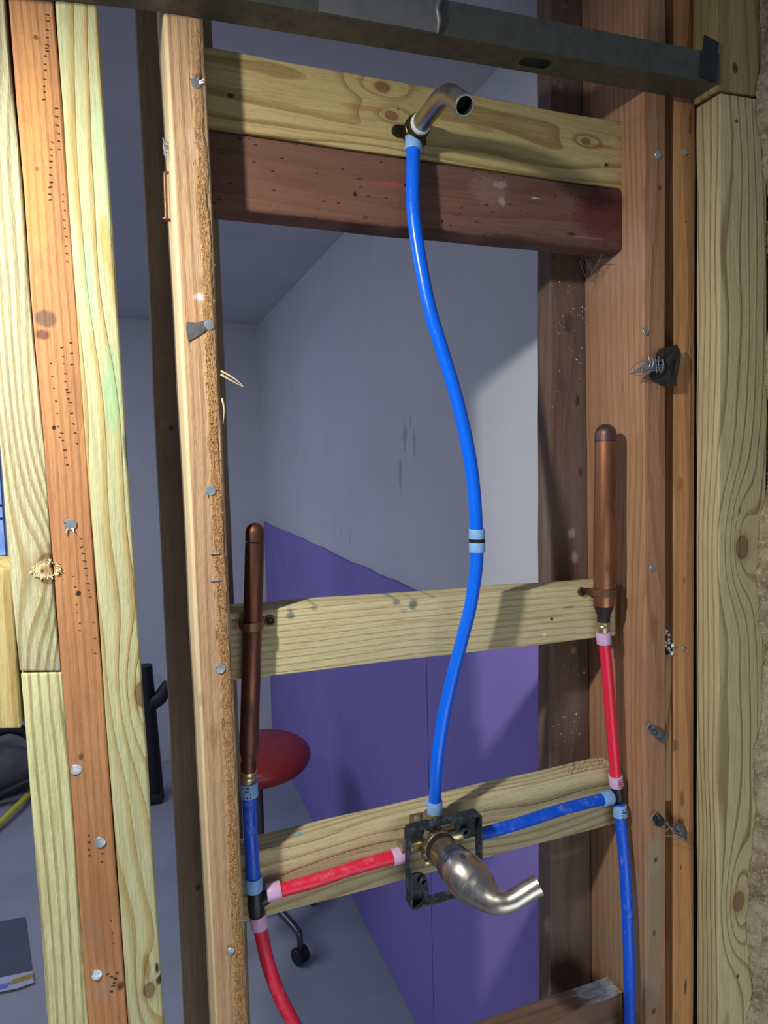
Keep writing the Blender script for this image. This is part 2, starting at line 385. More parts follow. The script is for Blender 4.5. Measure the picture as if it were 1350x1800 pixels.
def smudged():
    m = NT('smudged_drywall'); co = m.coord(); n = m.noise(m.scale(co, (3, 3, 3)), 1.0, 5.0, 0.6); c = m.mix(m.sstep(n, 0.4, 0.75, 0, 0.22), s2l((205, 205, 210)), s2l((168, 168, 174)))
    sep = m.node('ShaderNodeSeparateXYZ'); m.set(sep, 0, co); rag = m.noise(m.scale(co, (60, 60, 22)), 1.0, 4.0, .6)
    for px, py, ry, rz, al in ((712, 765, .018, .05, .4), (728, 780, .014, .045, .35), (704, 832, .016, .06, .45), (722, 740, .01, .02, .3), (600, 940, .006, .05, .3), (615, 945, .006, .04, .3)):
        p = onX(px, py, XR); a = m.math('DIVIDE', m.math('SUBTRACT', sep.outputs[1], p.y), ry); b = m.math('DIVIDE', m.math('SUBTRACT', sep.outputs[2], p.z), rz)
        d = m.math('ADD', m.math('SQRT', m.math('ADD', m.math('MULTIPLY', a, a), m.math('MULTIPLY', b, b))), m.math('MULTIPLY', m.math('SUBTRACT', rag, .5), 2.2))
        c = m.mix(m.sstep(d, 1.0, .3, 0, al), c, s2l((96, 88, 88)))
    return m.out(c, 0.85)
slab('wall_right', (XR, 0.945, 0.0), (XR+0.02, YB, ZC), smudged())
slab('wall_left', (-3.05, 0.95, 0.0), (-3.0, YB, ZC), M['drywall'])
# back wall with a window opening
wx0, wx1, wz0, wz1 = -1.35, -0.575, EYE-0.47, EYE+0.75
bm = bmesh.new()
add_box(bm, (-3.0, YB, 0), (wx0, YB+0.1, ZC)); add_box(bm, (wx1, YB, 0), (XR+0.02, YB+0.1, ZC)); add_box(bm, (wx0, YB, 0), (wx1, YB+0.1, wz0))
o = from_bm('wall_back', bm, M['drywall'], smooth=False); o['kind'] = 'structure'
bm = bmesh.new()
add_box(bm, (wx0, YB+0.03, wz0), (wx0+0.03, YB+0.08, wz1)); add_box(bm, (wx1-0.012, YB+0.03, wz0), (wx1, YB+0.08, wz1)); add_box(bm, (wx0, YB+0.03, wz0), (wx1, YB+0.08, wz0+0.03))
for zz in (EYE-0.268, EYE-0.205): add_box(bm, (wx0, YB+0.045, zz), (wx1, YB+0.075, zz+0.012))
M['winframe'] = plain('blue_grey_frame', (78, 98, 150), 0.5)
o = from_bm('window_1', bm, M['winframe'], smooth=False); o['kind'] = 'structure'
m = NT('daylight_pane'); co = m.coord(); n = m.noise(m.scale(co, (3, 3, 6)), 1.0, 4.0)
m.out(s2l((120, 150, 200)), 0.1); m.set(m.b, 'Emission Color', m.mix(m.sstep(n, 0.3, 0.7), s2l((96, 128, 200)), s2l((176, 206, 246)))); m.set(m.b, 'Emission Strength', 0.8)
bm = bmesh.new(); add_box(bm, (wx0+0.02, YB+0.055, wz0+0.02), (wx1-0.008, YB+0.06, wz1))
g = from_bm('pane', bm, m.mat, smooth=False); _kid(g, o)
# side wall sheathing behind the right-hand studs
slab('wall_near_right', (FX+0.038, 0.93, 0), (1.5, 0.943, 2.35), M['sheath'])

# purple moisture-board panels on the lower right wall
seamY = onX(768, 1700, XR).y
ptz = 1.23
pg = 'purple drywall panels on the lower wall'
for i, (ya, yb, lab) in enumerate(((seamY+0.002, YB-0.004, 'purple drywall panel on the lower right wall, the farther one in the room corner'),
                                   (0.96, seamY-0.002, 'purple drywall panel on the lower right wall, the nearer one beside the dark post'))):
    bm = bmesh.new(); n = 60; rows = []
    for k in range(n+1):
        y = ya+(yb-ya)*k/n; w = 0.008*noise.noise(Vector((y*5, 3.3, 0)))+0.003*noise.noise(Vector((y*25, 1.3, 0)))
        rows.append([bm.verts.new((x, y, z)) for (x, z) in ((XR-0.012, 0.004), (XR-0.012, ptz+w), (XR-0.0003, ptz+w), (XR-0.0003, 0.004))])
    for a, b in zip(rows[:-1], rows[1:]):
        for j in range(4): bm.faces.new((a[j], b[j], b[(j+1) % 4], a[(j+1) % 4]))
    bm.faces.new(rows[0]); bm.faces.new(rows[-1][::-1]); bmesh.ops.recalc_face_normals(bm, faces=bm.faces)
    tag(from_bm('drywall_panel', bm, M['purple'], smooth=False), lab, 'drywall panel')

# ---------------- wall framing ----------------
TOPZ = EYE+0.74
PINE_E, PINE_L = (226, 218, 162), (176, 146, 84)
def W(name, *a, **k): return lambda sp, kn: wood(name, *a, spots=sp, knots=kn, **k)
GREEN = (120, 190, 130); TEAL = (62, 92, 96); DARK = (34, 24, 20)

stud_far = board('pine_stud', ((-73, 0), (35, 1180), (10, 0), (108, 1180)), Y0, 0.089,
    W('pine_far_left', (208, 203, 164), (170, 146, 92), 0.0062, (0.10, 0.02), 1.3, warp=0.006, contrast=0.8, dirt=0.08, dirtcol=(130, 130, 80), latew=0.6, bumpy=0.9),
    'pale pine stud at the far left edge, with a chipped knot above its butt joint', 'stud',
    knots=((84, 1000, 0.011),), spots=((82, 1085, .010, .024, (120, 130, 60), .35, .6), (80, 1000, .0125, .0085, (234, 218, 166), .95, .5), (83, 1001, .0085, .0052, (168, 128, 78), .8, .7), (90, 994, .002, .003, (60, 40, 24), .9, .5), (74, 1004, .002, .002, (80, 50, 30), .8, .5)), zr=(TOPZ, None), wob=0.0012)
bm = bmesh.new(); kc = onY(80, 1000, Y0)
for k in range(90):
    a = R.uniform(0, 6.28); q = kc+Vector((math.cos(a)*R.uniform(.009, .0115), .0004, math.sin(a)*R.uniform(.006, .0085))); u = Vector((math.cos(a+R.gauss(0, .8)), -R.uniform(.3, 1.2), math.sin(a+R.gauss(0, .8)))).normalized()*R.uniform(.0015, .004)
    sv = Vector((-u.z, 0, u.x)).normalized()*.0006; add_prism(bm, [q-sv, q+sv, q+u+sv*.5, q+u-sv*.4], (0, -.0003, 0))
_kid(from_bm('chipped_knot_rim', bm, plain('cream_chips', (236, 220, 172), .8), smooth=False), stud_far)['kind'] = 'stuff'
board('pine_stud', ((36, 1184), (85, 1800), (110, 1182), (155, 1800)), Y0, 0.089,
    W('pine_left_lower', (224, 222, 168), (178, 152, 100), 0.0078, (0.12, 0.03), 4.1, warp=0.003, contrast=0.85, dirt=0.05, latew=0.42, bumpy=1.0),
    'pale pine stud piece with straight raised grain, butted below the knotty stud at lower left', 'stud', zr=(None, 0.0))
board('pine_block', ((-60, 1000), (-45, 1283), (20, 998), (37, 1280)), Y0+0.002, 0.089,
    W('pine_block_left', (214, 196, 134), (172, 134, 70), 0.013, (0.10, 0.05), 6.2, warp=0.006, contrast=0.6, dirt=0.08),
    'short yellow pine block cut off above the floor at the far left edge', 'wood block')
stB = board('fir_stud', ((15, 0), (155, 1800), (94, 0), (224, 1800)), Y0+0.001, 0.089,
    W('fir_orange_left', (204, 148, 100), (174, 116, 76), 0.0065, (0.16, 0.06), 2.2, warp=0.004, contrast=0.5, dirt=0.3, dirtcol=(120, 70, 46), tint=((150, 98, 68), 0.55)),
    'orange-brown fir stud with staple marks, between two pale pine studs at left', 'stud',
    spots=((65, 297, .0022, .0028, DARK, .95, .3), (63, 66, .0022, .0026, DARK, .95, .3), (80, 560, .011, .0095, (104, 82, 74), .8, .25), (74, 588, .007, .006, (92, 52, 50), .75, .4),
           (95, 752, .002, .0025, DARK, .95, .4), (138, 1043, .0025, .003, DARK, .95, .5), (143, 1330, .003, .004, DARK, .7, .8), (212, 1733, .004, .006, DARK, .8, .7),
           (180, 1740, .012, .012, (176, 140, 120), .5, .7), (165, 1640, .010, .03, (170, 128, 108), .4, .8), (62, 170, .015, .06, (222, 160, 90), .4, .8), (60, 330, .015, .09, (228, 168, 92), .4, .8)),
    zr=(TOPZ, 0.0), nails=((124, 922, .0058, 4), (134, 1352, .0056, 0), (176, 1480, .0056, 0), (170, 1713, .0054, 1)))
# staple scars on it
bm = bmesh.new()
def marks(px0, py0, px1, py1, n, w, h, mi=0, jit=2):
    for k in range(n):
        t = k/max(n-1, 1); p = onY(px0+(px1-px0)*t+R.uniform(-jit, jit)*0.6, py0+(py1-py0)*t+R.uniform(-jit, jit), Y0)
        ang = R.uniform(-0.4, 0.4); ww = w*R.uniform(0.5, 0.95); h_ = h*R.uniform(.5, .9)
        add_box(bm, (p.x-ww/2, p.y+0.0004, p.z-h_/2), (p.x+ww/2, p.y+0.002, p.z+h_/2), rot=Matrix.Rotation(ang, 3, 'Y'), pivot=p, mi=mi)
for a in ((84, 25, 82, 90, 6, .004, .0014), (80, 85, 76, 175, 8, .003, .0012), (98, 190, 103, 260, 6, .003, .0014), (91, 250, 87, 352, 10, .0036, .0013), (110, 340, 118, 460, 9, .002, .0012),
          (108, 610, 118, 700, 7, .003, .001), (90, 640, 104, 770, 7, .002, .001), (120, 690, 134, 780, 6, .0034, .001), (125, 600, 125, 640, 3, .003, .001), (107, 762, 118, 818, 5, .0034, .001),
          (142, 948, 158, 1050, 9, .0036, .001), (129, 1014, 141, 1110, 7, .0024, .001), (163, 1092, 168, 1150, 3, .003, .001), (155, 1470, 158, 1505, 4, .0034, .0012), (180, 1500, 178, 1515, 2, .003, .001), (195, 1620, 200, 1660, 3, .002, .0012), (205, 1712, 196, 1742, 5, .004, .0014), (190, 1712, 202, 1722, 3, .004, .0012)):
    marks(*a)
_kid(tag(from_bm('staple_scars', bm, M['scar'], smooth=False), kind='stuff'), stB)
board('treated_stud', ((95, 0), (225, 1800), (171, 0), (289, 1800)), Y0-0.001, 0.089,
    W('pine_green_stain', (202, 200, 154), (180, 152, 88), 0.0105, (-0.03, 0.035), 8.4, warp=0.009, contrast=0.9, dirt=0.08, dirtcol=(140, 130, 70), bumpy=0.6),
    'pale yellow-green treated pine stud with green streaks and bold grain, right of the orange stud', 'stud',
    spots=((157, 500, .0055, .055, (150, 200, 160), .5, .6), (197, 690, .0085, .050, (136, 192, 140), .55, .6), (224, 790, .005, .022, TEAL, .75, .7), (180, 300, .010, .09, (186, 218, 170), .5, .6), (184, 420, .005, .028, (188, 168, 96), .8, .2),
           (258, 1700, .004, .018, (150, 112, 50), .7, .3), (281, 1722, .0045, .006, (60, 40, 28), .95, .4), (276, 1702, .002, .007, DARK, .9, .4)),
    knots=((252, 1220, 0.010), (262, 1740, 0.007)), zr=(TOPZ, 0.0), bev=0.003)

stD = board('fir_stud', ((293, 150), (378, 1800), (364, 150), (438, 1800)), Y0, 0.089,
    W('fir_middle', (200, 164, 124), (176, 134, 98), 0.0075, (0.12, 0.08), 3.7, warp=0.003, contrast=0.4, dirt=0.35, dirtcol=(142, 108, 84), fuzz=(0.0098, 0.0062, 0.95), tint=((176, 138, 108), 0.5), bumpy=0.8),
    'tan fir stud with a furry torn stripe, left of the blocking boards', 'stud',
    spots=((337, 975, .0034, 1.0, (226, 206, 164), .7, .12), (358, 105, .004, .012, (120, 78, 46), .6, .8), (349, 135, .004, .004, DARK, .8, .6), (405, 1671, .006, .008, (120, 84, 54), .6, .6), (349, 522, .006, .004, (226, 226, 226), .8, .8),  # first spot paints a highlight along the left bevel
           (345, 250, .012, .02, (214, 184, 150), .4, .6), (375, 1300, .006, .02, (150, 106, 76), .5, .7), (340, 560, .008, .03, (196, 136, 98), .5, .7), (355, 1230, .004, .01, (150, 110, 80), .4, .5)),
    zr=(TOPZ, 0.0), bev=0.0045, nails=((344, 147, .0052, 5), (367, 571, .0056, 0), (370, 862, .0054, 3), (387, 1175, .0054, 1), (405, 1671, .0046, 2)), cuts=60)
# torn fibre curls standing up from the stripe
bm = bmesh.new()
for k in range(1500):
    py = R.uniform(200, 1790); t = (py-150)/1650
    if R.random() > min(1, (py-180)/300+0.15): continue
    px = 354+(py-300)*0.045+R.gauss(0, 4.2)+2.5*math.sin(py/60)
    p = onY(px, py, Y0); a = R.uniform(0, 6.28); L = R.uniform(.001, .0032); w = R.uniform(.0002, .0005)
    u = Vector((math.cos(a)*0.6, -abs(R.gauss(0.25, .3)), math.sin(a))).normalized()*L; s = Vector((w, 0, w*R.uniform(-1, 1)))
    add_prism(bm, [p-s, p+s, p+s*0.4+u], (0, -0.0003, 0))
_kid(tag(from_bm('torn_fibre', bm, M['fibre'], smooth=False), kind='stuff'), stD)
# flat tar-paper scrap under the second nail, staples, splinters
bm = bmesh.new()
add_prism(bm, [onY(x, y, Y0-0.0002) for x, y in ((328, 566), (346, 567), (362, 563), (366, 574), (358, 584), (346, 592), (336, 597), (331, 601), (329, 590), (327, 578))], (0, -0.0012, 0))
_kid(from_bm('paper_scrap', bm, M['paper_grey'], smooth=False), stD)['label'] = 'small torn grey paper scrap under a nail'
for (px, py) in ((377, 973), (377, 1020)):
    bm = bmesh.new(); p = onY(px, py, Y0); add_tube(bm, [p+Vector((-.0045, .0005, 0)), p+Vector((-.0042, -.0012, 0)), p+Vector((.0042, -.0012, .0002)), p+Vector((.0045, .0005, 0))], .0007, 8)
    _kid(from_bm('staple', bm, M['galv']), stD)
for q in (((388, 652), (410, 664), (428, 679)), ((388, 658), (405, 668), (427, 680)), ((390, 700), (394, 720), (392, 745))):
    bm = bmesh.new(); pts = [onY(x, y, Y0-0.001-0.003*i) for i, (x, y) in enumerate(q)]
    add_tube(bm, pts, [.0012, .0008, .0002], 6, smooth_n=4); _kid(from_bm('splinter', bm, M['blond']), stD)

board('old_stud', ((258, 0), (326, 1800), (371, 25), (441, 1800)), 0.86, 0.04,
    W('old_dark_back_stud', (158, 138, 118), (134, 114, 96), 0.012, (0.10, 0.1), 5.5, warp=0.004, contrast=0.3, dirt=0.55, dirtcol=(92, 78, 70), bumpy=0.4, tint=((96, 88, 78), 0.5)),
    'dark weathered board standing behind the tan stud, seen on both sides of it', 'stud',
    spots=((284, 628, .005, .005, (150, 122, 70), .7, .5), (290, 745, .005, .005, (152, 120, 66), .7, .5), (285, 776, .005, .005, (140, 110, 66), .6, .5), (302, 753, .003, .003, DARK, .8, .6), (300, 280, .004, .004, DARK, .7, .6), (285, 282, .004, .004, DARK, .5, .6), (348, 1560, .004, .005, DARK, .7, .6)),
    zr=(TOPZ, 0.0)) if False else None
oldE = board('old_stud', ((238, 0), (325, 1800), (371, 25), (440, 1800)), 0.86, 0.04,
    W('old_dark_back_stud', (158, 138, 118), (134, 114, 96), 0.012, (0.10, 0.1), 5.5, warp=0.004, contrast=0.3, dirt=0.55, dirtcol=(92, 78, 70), bumpy=0.4, tint=((96, 88, 78), 0.5)),
    'dark weathered board standing behind the tan stud, seen on both sides of it', 'stud',
    spots=((284, 628, .005, .005, (150, 122, 70), .7, .5), (290, 745, .005, .005, (152, 120, 66), .7, .5), (285, 776, .005, .005, (140, 110, 66), .6, .5), (302, 753, .003, .003, DARK, .8, .6), (300, 280, .004, .004, DARK, .7, .6), (348, 1560, .004, .005, DARK, .7, .6)),
    zr=(TOPZ, 0.0))
# bent nail and torn lath clip on the hidden edge of the tan stud
bm = bmesh.new(); xl = onY(301, 300, Y0).x
pts = [Vector((xl-.0005, Y0+.03, 0)), Vector((xl-.004, Y0+.03, 0)), Vector((xl-.0045, Y0+.03, -.01)), Vector((xl-.005, Y0+.031, -.045))]
z0 = onY(300, 305, Y0+.03).z; pts = [p+Vector((0, 0, z0)) for p in pts]; add_tube(bm, pts, .0017, 10, smooth_n=5)
add_lathe(bm, pts[-1], (-.1, 0, -1), [(0, .0045), (.0014, .0045)], 14)
_kid(from_bm('bent_nail', bm, M['strap']), stD)
bm = bmesh.new(); z1 = onY(295, 260, Y0+.02).z
for k in range(5):
    a = Vector((xl+.001, Y0+.02, z1+R.uniform(-.006, .006))); add_tube(bm, [a, a+Vector((-.006, 0, R.uniform(-.004, .006))), a+Vector((-.004, -.003, -.012+R.uniform(0, .01)))], .0007, 6)
_kid(from_bm('lath_wire', bm, M['wire']), stD)

# right-hand studs
stF = board('fir_stud', ((1131, 200), (1135, 1800), (1170, 200), (1171, 1800)), Y0, 0.121,
    W('fir_right', (178, 134, 100), (146, 102, 72), 0.0085, (0.05, 0.14), 7.9, warp=0.004, contrast=0.55, dirt=0.4, dirtcol=(112, 78, 62), tint=((158, 116, 88), 0.45)),
    'wide brown fir stud closing the opening on the right, with three nail heads', 'stud',
    spots=((1150, 1100, .010, .022, (140, 96, 64), .6, .7), (1152, 1510, .016, .045, (158, 140, 116), .85, .5), (1150, 1600, .019, .08, (150, 132, 108), .8, .5), (1148, 1720, .020, .07, (142, 124, 102), .8, .6), (1155, 1445, .006, .008, (52, 36, 30), .9, .7),
           (1152, 1512, .004, .005, (40, 34, 30), .9, .8), (1150, 1640, .003, .006, DARK, .6, .6), (1149, 1778, .005, .005, (70, 50, 40), .8, .7), (1150, 215, .018, .009, (150, 130, 116), .4, .8), (1160, 330, .004, .003, DARK, .6, .5), (1130, 430, .006, .05, (190, 160, 140), .25, .9)),
    zr=(TOPZ, 0.0), bev=0.002, nails=((1156, 272, .0050, 0), (1134, 582, .0052, 0), (1146, 999, .0052, 0)), cuts=50)
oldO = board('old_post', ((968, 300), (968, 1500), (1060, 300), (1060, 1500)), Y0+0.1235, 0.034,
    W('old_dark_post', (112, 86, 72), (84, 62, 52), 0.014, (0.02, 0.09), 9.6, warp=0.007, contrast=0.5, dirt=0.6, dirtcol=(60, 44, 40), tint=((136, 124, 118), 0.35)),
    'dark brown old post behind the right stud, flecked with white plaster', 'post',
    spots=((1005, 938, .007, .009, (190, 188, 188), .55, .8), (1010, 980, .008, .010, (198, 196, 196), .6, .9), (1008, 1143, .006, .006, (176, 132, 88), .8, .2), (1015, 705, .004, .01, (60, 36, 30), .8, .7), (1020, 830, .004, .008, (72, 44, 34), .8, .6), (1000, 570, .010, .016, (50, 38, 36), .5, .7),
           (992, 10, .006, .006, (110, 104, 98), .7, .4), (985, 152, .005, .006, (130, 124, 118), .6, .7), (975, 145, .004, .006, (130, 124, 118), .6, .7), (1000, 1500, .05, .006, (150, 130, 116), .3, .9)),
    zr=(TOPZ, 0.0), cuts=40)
# plaster flecks on both old members
bm = bmesh.new()
for k in range(90):
    px = R.uniform(970, 1028); py = R.choice((R.uniform(500, 760), R.uniform(1150, 1330), R.uniform(1150, 1330), R.uniform(460, 640))); p = onY(px, py, Y0+0.1235)
    r = R.uniform(.0003, .001) if R.random() < .93 else .002
    add_lathe(bm, p+Vector((0, .0003, 0)), (0, -1, 0), [(0, r), (.0006, r*.6)], 6)
_kid(tag(from_bm('plaster_flecks', bm, M['white']), kind='stuff'), oldO)
stG = board('fir_stud', ((1184, 200), (1183, 1800), (1222.5, 200), (1219.5, 1800)), Y0+.009, 0.1,
    W('fir_orange_right', (200, 148, 98), (164, 112, 70), 0.009, (0.07, 0.16), 12.1, warp=0.005, contrast=0.5, dirt=0.22, dirtcol=(118, 80, 54)),
    'narrow orange fir stud right of the dark gap', 'stud',
    spots=((1213, 215, .003, .02, (80, 44, 32), .7, .9), (1214, 700, .0015, .12, (90, 54, 38), .5, .9), (1196, 850, .006, .010, (140, 84, 52), .6, .7), (1196, 1450, .009, .012, (70, 56, 46), .75, .8), (1199, 1405, .005, .016, (100, 72, 54), .6, .6), (1205, 1735, .003, .014, (70, 44, 34), .8, .6),
           (1197, 1525, .002, .005, (60, 40, 30), .7, .6), (1203, 1020, .0015, .008, (70, 44, 34), .7, .6), (1205, 390, .002, .002, (90, 50, 40), .7, .4), (1200, 625, .006, .016, (214, 160, 100), .4, .5)),
    zr=(TOPZ, 0.0), nails=((1203, 267, .0045, 2), (1202, 625, .0042, 0), (1201, 1140, .0040, 4)), cuts=50)
board('wood_strip', ((1169.5, 1150), (1170, 1408), (1180, 1150), (1181, 1408)), Y0+0.012, 0.02,
    W('gap_strip', (196, 160, 112), (150, 108, 70), 0.006, (0.05, 0.16), 14.1, dirt=0.2),
    'thin pale wood strip wedged in the dark gap between the two right studs', 'wood strip', cuts=6)
xg = onY(1222, 1000, Y0).x
HY = Y0-0.039
stH = board('pine_post', ((1266, 163), (1262, 1800), (1349, 176), (1347, 1800)), HY, 0.0385,
    W('pine_post_right', (200, 186, 142), (150, 126, 84), 0.0085, (-0.05, 0.085), 21.5, warp=0.006, contrast=0.95, dirt=0.12, dirtcol=(116, 104, 70), bumpy=0.8, latew=0.35),
    'pale pine post at the right with two large oval knots, beside the insulation', 'post',
    spots=((1295, 213, .003, .003, DARK, .85, .4), (1297, 1717, .003, .004, DARK, .85, .5), (1300, 897, .0025, .005, (50, 40, 30), .7, .9), (1326, 1555, .008, .012, (196, 172, 116), .5, .8)),
    knots=((1304, 962, 0.0125), (1298, 1585, 0.0125)), zr=(None, 0.0), cuts=60)
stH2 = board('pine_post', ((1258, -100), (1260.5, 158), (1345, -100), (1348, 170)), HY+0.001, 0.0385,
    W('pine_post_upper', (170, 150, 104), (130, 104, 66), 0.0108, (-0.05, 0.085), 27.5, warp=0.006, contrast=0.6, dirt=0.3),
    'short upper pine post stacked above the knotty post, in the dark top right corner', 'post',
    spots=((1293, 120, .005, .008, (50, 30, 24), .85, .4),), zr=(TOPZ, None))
# pencil lines on the post's side near its top
bm = bmesh.new(); xh = onY(1266, 163, HY).x
xs = min(v.co.x for v in stH.data.vertices); xs = (stH.matrix_world @ Vector((xs, 0, 0))).x-0.0002
for (a, b, w) in (((1228, 192), (1258, 177), .0016), ((1229, 173), (1256, 160), .0008)):
    p, q = onX(*a, xs), onX(*b, xs)
    add_prism(bm, [p, q, q+Vector((0, 0, w)), p+Vector((0, 0, w))], (-.0004, 0, 0))
_kid(from_bm('pencil_marks', bm, M['pencil'], smooth=False), stH)

# blocking boards
def XL(z): return 0.0915
bI = board('pine_blocking', ((369, 83), (1098, 215), (372, 225), (1100, 332)), Y0+0.041, 0.038,
    W('pine_top_block', (196, 176, 120), (142, 112, 66), 0.0070, (-0.02, -0.06), 31.0, warp=0.007, contrast=0.8, dirt=0.35, dirtcol=(124, 96, 60), latew=0.5, tint=((160, 110, 66), 0.35)),
    'topmost horizontal pine blocking board, which the brass elbow is screwed to', 'blocking board',
    knots=((672, 153, 0.0065), (688, 203, 0.006), (1030, 248, 0.005)), spots=((640, 190, .004, .035, (150, 98, 54), .5, .5), (405, 168, .003, .004, (44, 40, 26), .9, .4), (1066, 290, .003, .0035, (40, 30, 24), .9, .5), (1058, 291, .003, .003, (196, 180, 140), .6, .6), (1060, 258, .003, .03, (150, 96, 56), .6, .5), (700, 192, .0013, .0013, DARK, .9, .3), (845, 225, .006, .02, (120, 84, 44), .35, .7)),
    vertical=False, xr=(0.0925, FX), bev=0.0018)
bJ = board('old_blocking_plank', ((372, 226.5), (1100, 333.5), (380, 366), (1090, 440)), Y0+0.0405, 0.040,
    W('old_plank', (122, 90, 76), (98, 68, 58), 0.016, (-0.05, 0.05), 36.0, warp=0.008, contrast=0.5, dirt=0.65, dirtcol=(84, 52, 46), speck=0.75, tint=((120, 78, 62), 0.5)),
    'old dark reddish plank under the topmost pine board, speckled with wormholes and plaster', 'blocking board',
    spots=((879, 325, .006, .010, (190, 176, 168), .5, .9), (882, 354, .006, .006, (196, 184, 176), .5, .7), (860, 335, .02, .03, (150, 122, 110), .45, .8), (1060, 375, .045, .05, (92, 34, 44), .7, .5), (690, 325, .003, .028, (176, 70, 66), .55, .6), (941, 348, .001, .008, (220, 216, 210), .7, .8),
           (624, 341, .003, .003, DARK, .9, .4), (777, 389, .002, .002, DARK, .9, .4), (712, 326, .002, .002, DARK, .9, .4), (1005, 412, .003, .008, (50, 24, 24), .8, .6), (1030, 418, .002, .03, (150, 118, 104), .5, .7), (760, 405, .004, .05, (60, 34, 28), .65, .8), (640, 396, .004, .03, (64, 44, 38), .7, .8), (500, 385, .004, .05, (76, 40, 34), .7, .8), (900, 418, .004, .05, (70, 38, 34), .6, .8)),
    vertical=False, xr=(0.0925, FX), bev=0.006)
bK = board('pine_blocking', ((485, 1070), (1033, 1029), (460, 1190), (1045, 1122)), Y0+0.048, 0.045,
    W('pine_mid_block', (214, 200, 156), (182, 156, 108), 0.0085, (-0.08, 0.012), 41.0, warp=0.005, contrast=0.6, dirt=0.12, dirtcol=(150, 120, 76)),
    'middle horizontal pine blocking board with blue-grey smudges, behind both copper pipes', 'blocking board',
    spots=((511, 1082, .005, .006, TEAL, .7, .7), (510, 1072, .003, .006, TEAL, .6, .8), (553, 1068, .004, .005, TEAL, .55, .8), (697, 1058, .004, .006, TEAL, .65, .7), (727, 1062, .008, .007, TEAL, .75, .6), (710, 1075, .004, .006, TEAL, .3, .8), (763, 1048, .003, .004, TEAL, .5, .7), (970, 1088, .003, .0035, (34, 40, 26), .9, .3), (957, 1115, .003, .003, (236, 214, 160), .9, .5),
           (1000, 1067, .0012, .012, (80, 50, 30), .7, .5), (950, 1087, .0022, .05, (170, 120, 72), .5, .6), (720, 1092, .002, .04, (176, 130, 80), .5, .6), (790, 1050, .02, .01, (160, 190, 170), .0, .5)),
    vertical=False, xr=(0.0925, 0.629), bev=0.0015)
bL = board('pine_blocking', ((453, 1495), (900, 1389), (472, 1610), (1081, 1448)), Y0+0.052, 0.034,
    W('pine_low_block', (212, 198, 154), (172, 144, 96), 0.0088, (-0.045, 0.05), 47.0, warp=0.009, contrast=0.75, dirt=0.15, dirtcol=(140, 110, 66), bumpy=0.8),
    'lower horizontal pine blocking board behind the brass shower valve', 'blocking board',
    spots=((620, 1480, .0005, .0005, (90, 160, 210), .0, .4),), vertical=False, xr=(0.0925, FX), bev=0.0015)
# pencil-like scuffs and a blue chalk dab on its top edge
bm = bmesh.new()
zt = None
for k in range(70):
    px = R.uniform(985, 1065); py = R.uniform(1337, 1384); Yq = Y0+0.06
    p = onY(px, py, Yq)
    d0, d1 = onY(900, 1389, Y0+0.052), onY(1070, 1357-6, Y0+0.052)
top_z = lambda x: (lambda a, b: a.z+(b.z-a.z)*(x-a.x)/(b.x-a.x))(onY(453, 1495, Y0+0.052), onY(900, 1389, Y0+0.052))
bm.free(); bm = bmesh.new()
for k in range(130):
    x = R.uniform(0.56, 0.625); y = R.uniform(Y0+0.055, Y0+0.083); z = top_z(x)+0.0001; L = R.uniform(.001, .004); a = R.gauss(0.2, .4)
    add_box(bm, (x, y, z), (x+L, y+R.uniform(.0003, .0009), z+0.0002), rot=Matrix.Rotation(a, 3, 'Z'), pivot=Vector((x, y, z)))
_kid(from_bm('scuff_marks', bm, M['hole'], smooth=False), bL)
bm = bmesh.new(); p = onY(526, 1462, Y0+0.066); p.z = top_z(p.x)+0.0003
add_lathe(bm, p, (0, 0, 1), [(0, .0035), (.0004, .0025)], 7); _kid(from_bm('chalk_dab', bm, plain('blue_chalk', (96, 176, 224), .8)), bL)['label'] = 'light blue chalk dab'
bM = board('old_blocking', ((820, 1842), (1096, 1743), (820, 1960), (1096, 1861)), Y0+0.036, 0.033,
    W('old_low_block', (128, 98, 78), (100, 74, 58), 0.012, (-0.06, 0.06), 53.0, warp=0.007, contrast=0.5, dirt=0.5, dirtcol=(88, 66, 58), tint=((150, 150, 150), 0.3)),
    'dark old blocking board with whitish dusty top at the bottom edge', 'blocking board', vertical=False, xr=(0.0925, FX), bev=0.002,
    spots=((1060, 1750, .008, .055, (206, 214, 218), .85, .5),))

# ---------------- steel channel across the top ----------------
CY = Y0-0.0395; cx0, cx1 = -0.45, xh-0.002
def lipz(x):
    a, b = onY(420, 0, 0.672), onY(1255, 148, 0.672)
    z = a.z+(b.z-a.z)*(x-a.x)/(b.x-a.x)
    return z-max(0, 0.05-x)*0.06
chan = empty('steel_channel', (0.3, CY, lipz(0.3)))
bm = bmesh.new(); N = 60; th = 0.0012; dep = 0.0385; hh = 0.0345
prof = [(0, hh), (0, 0), (dep, 0), (dep, hh*0.9)]   # (y, z) outer
prof_in = [(dep-th, hh*0.9), (dep-th, th), (th, th), (th, hh)]
pr = prof+prof_in
slx0, slx1 = onY(925, 106, CY).x, onY(978, 118, CY).x
def ring(x): return [bm.verts.new((x, CY+y, lipz(x)+z+(0.0012 if y < dep/2 and z > .03 else 0))) for y, z in pr]
xs_ = [cx0+(cx1-cx0)*i/N for i in range(N+1)]
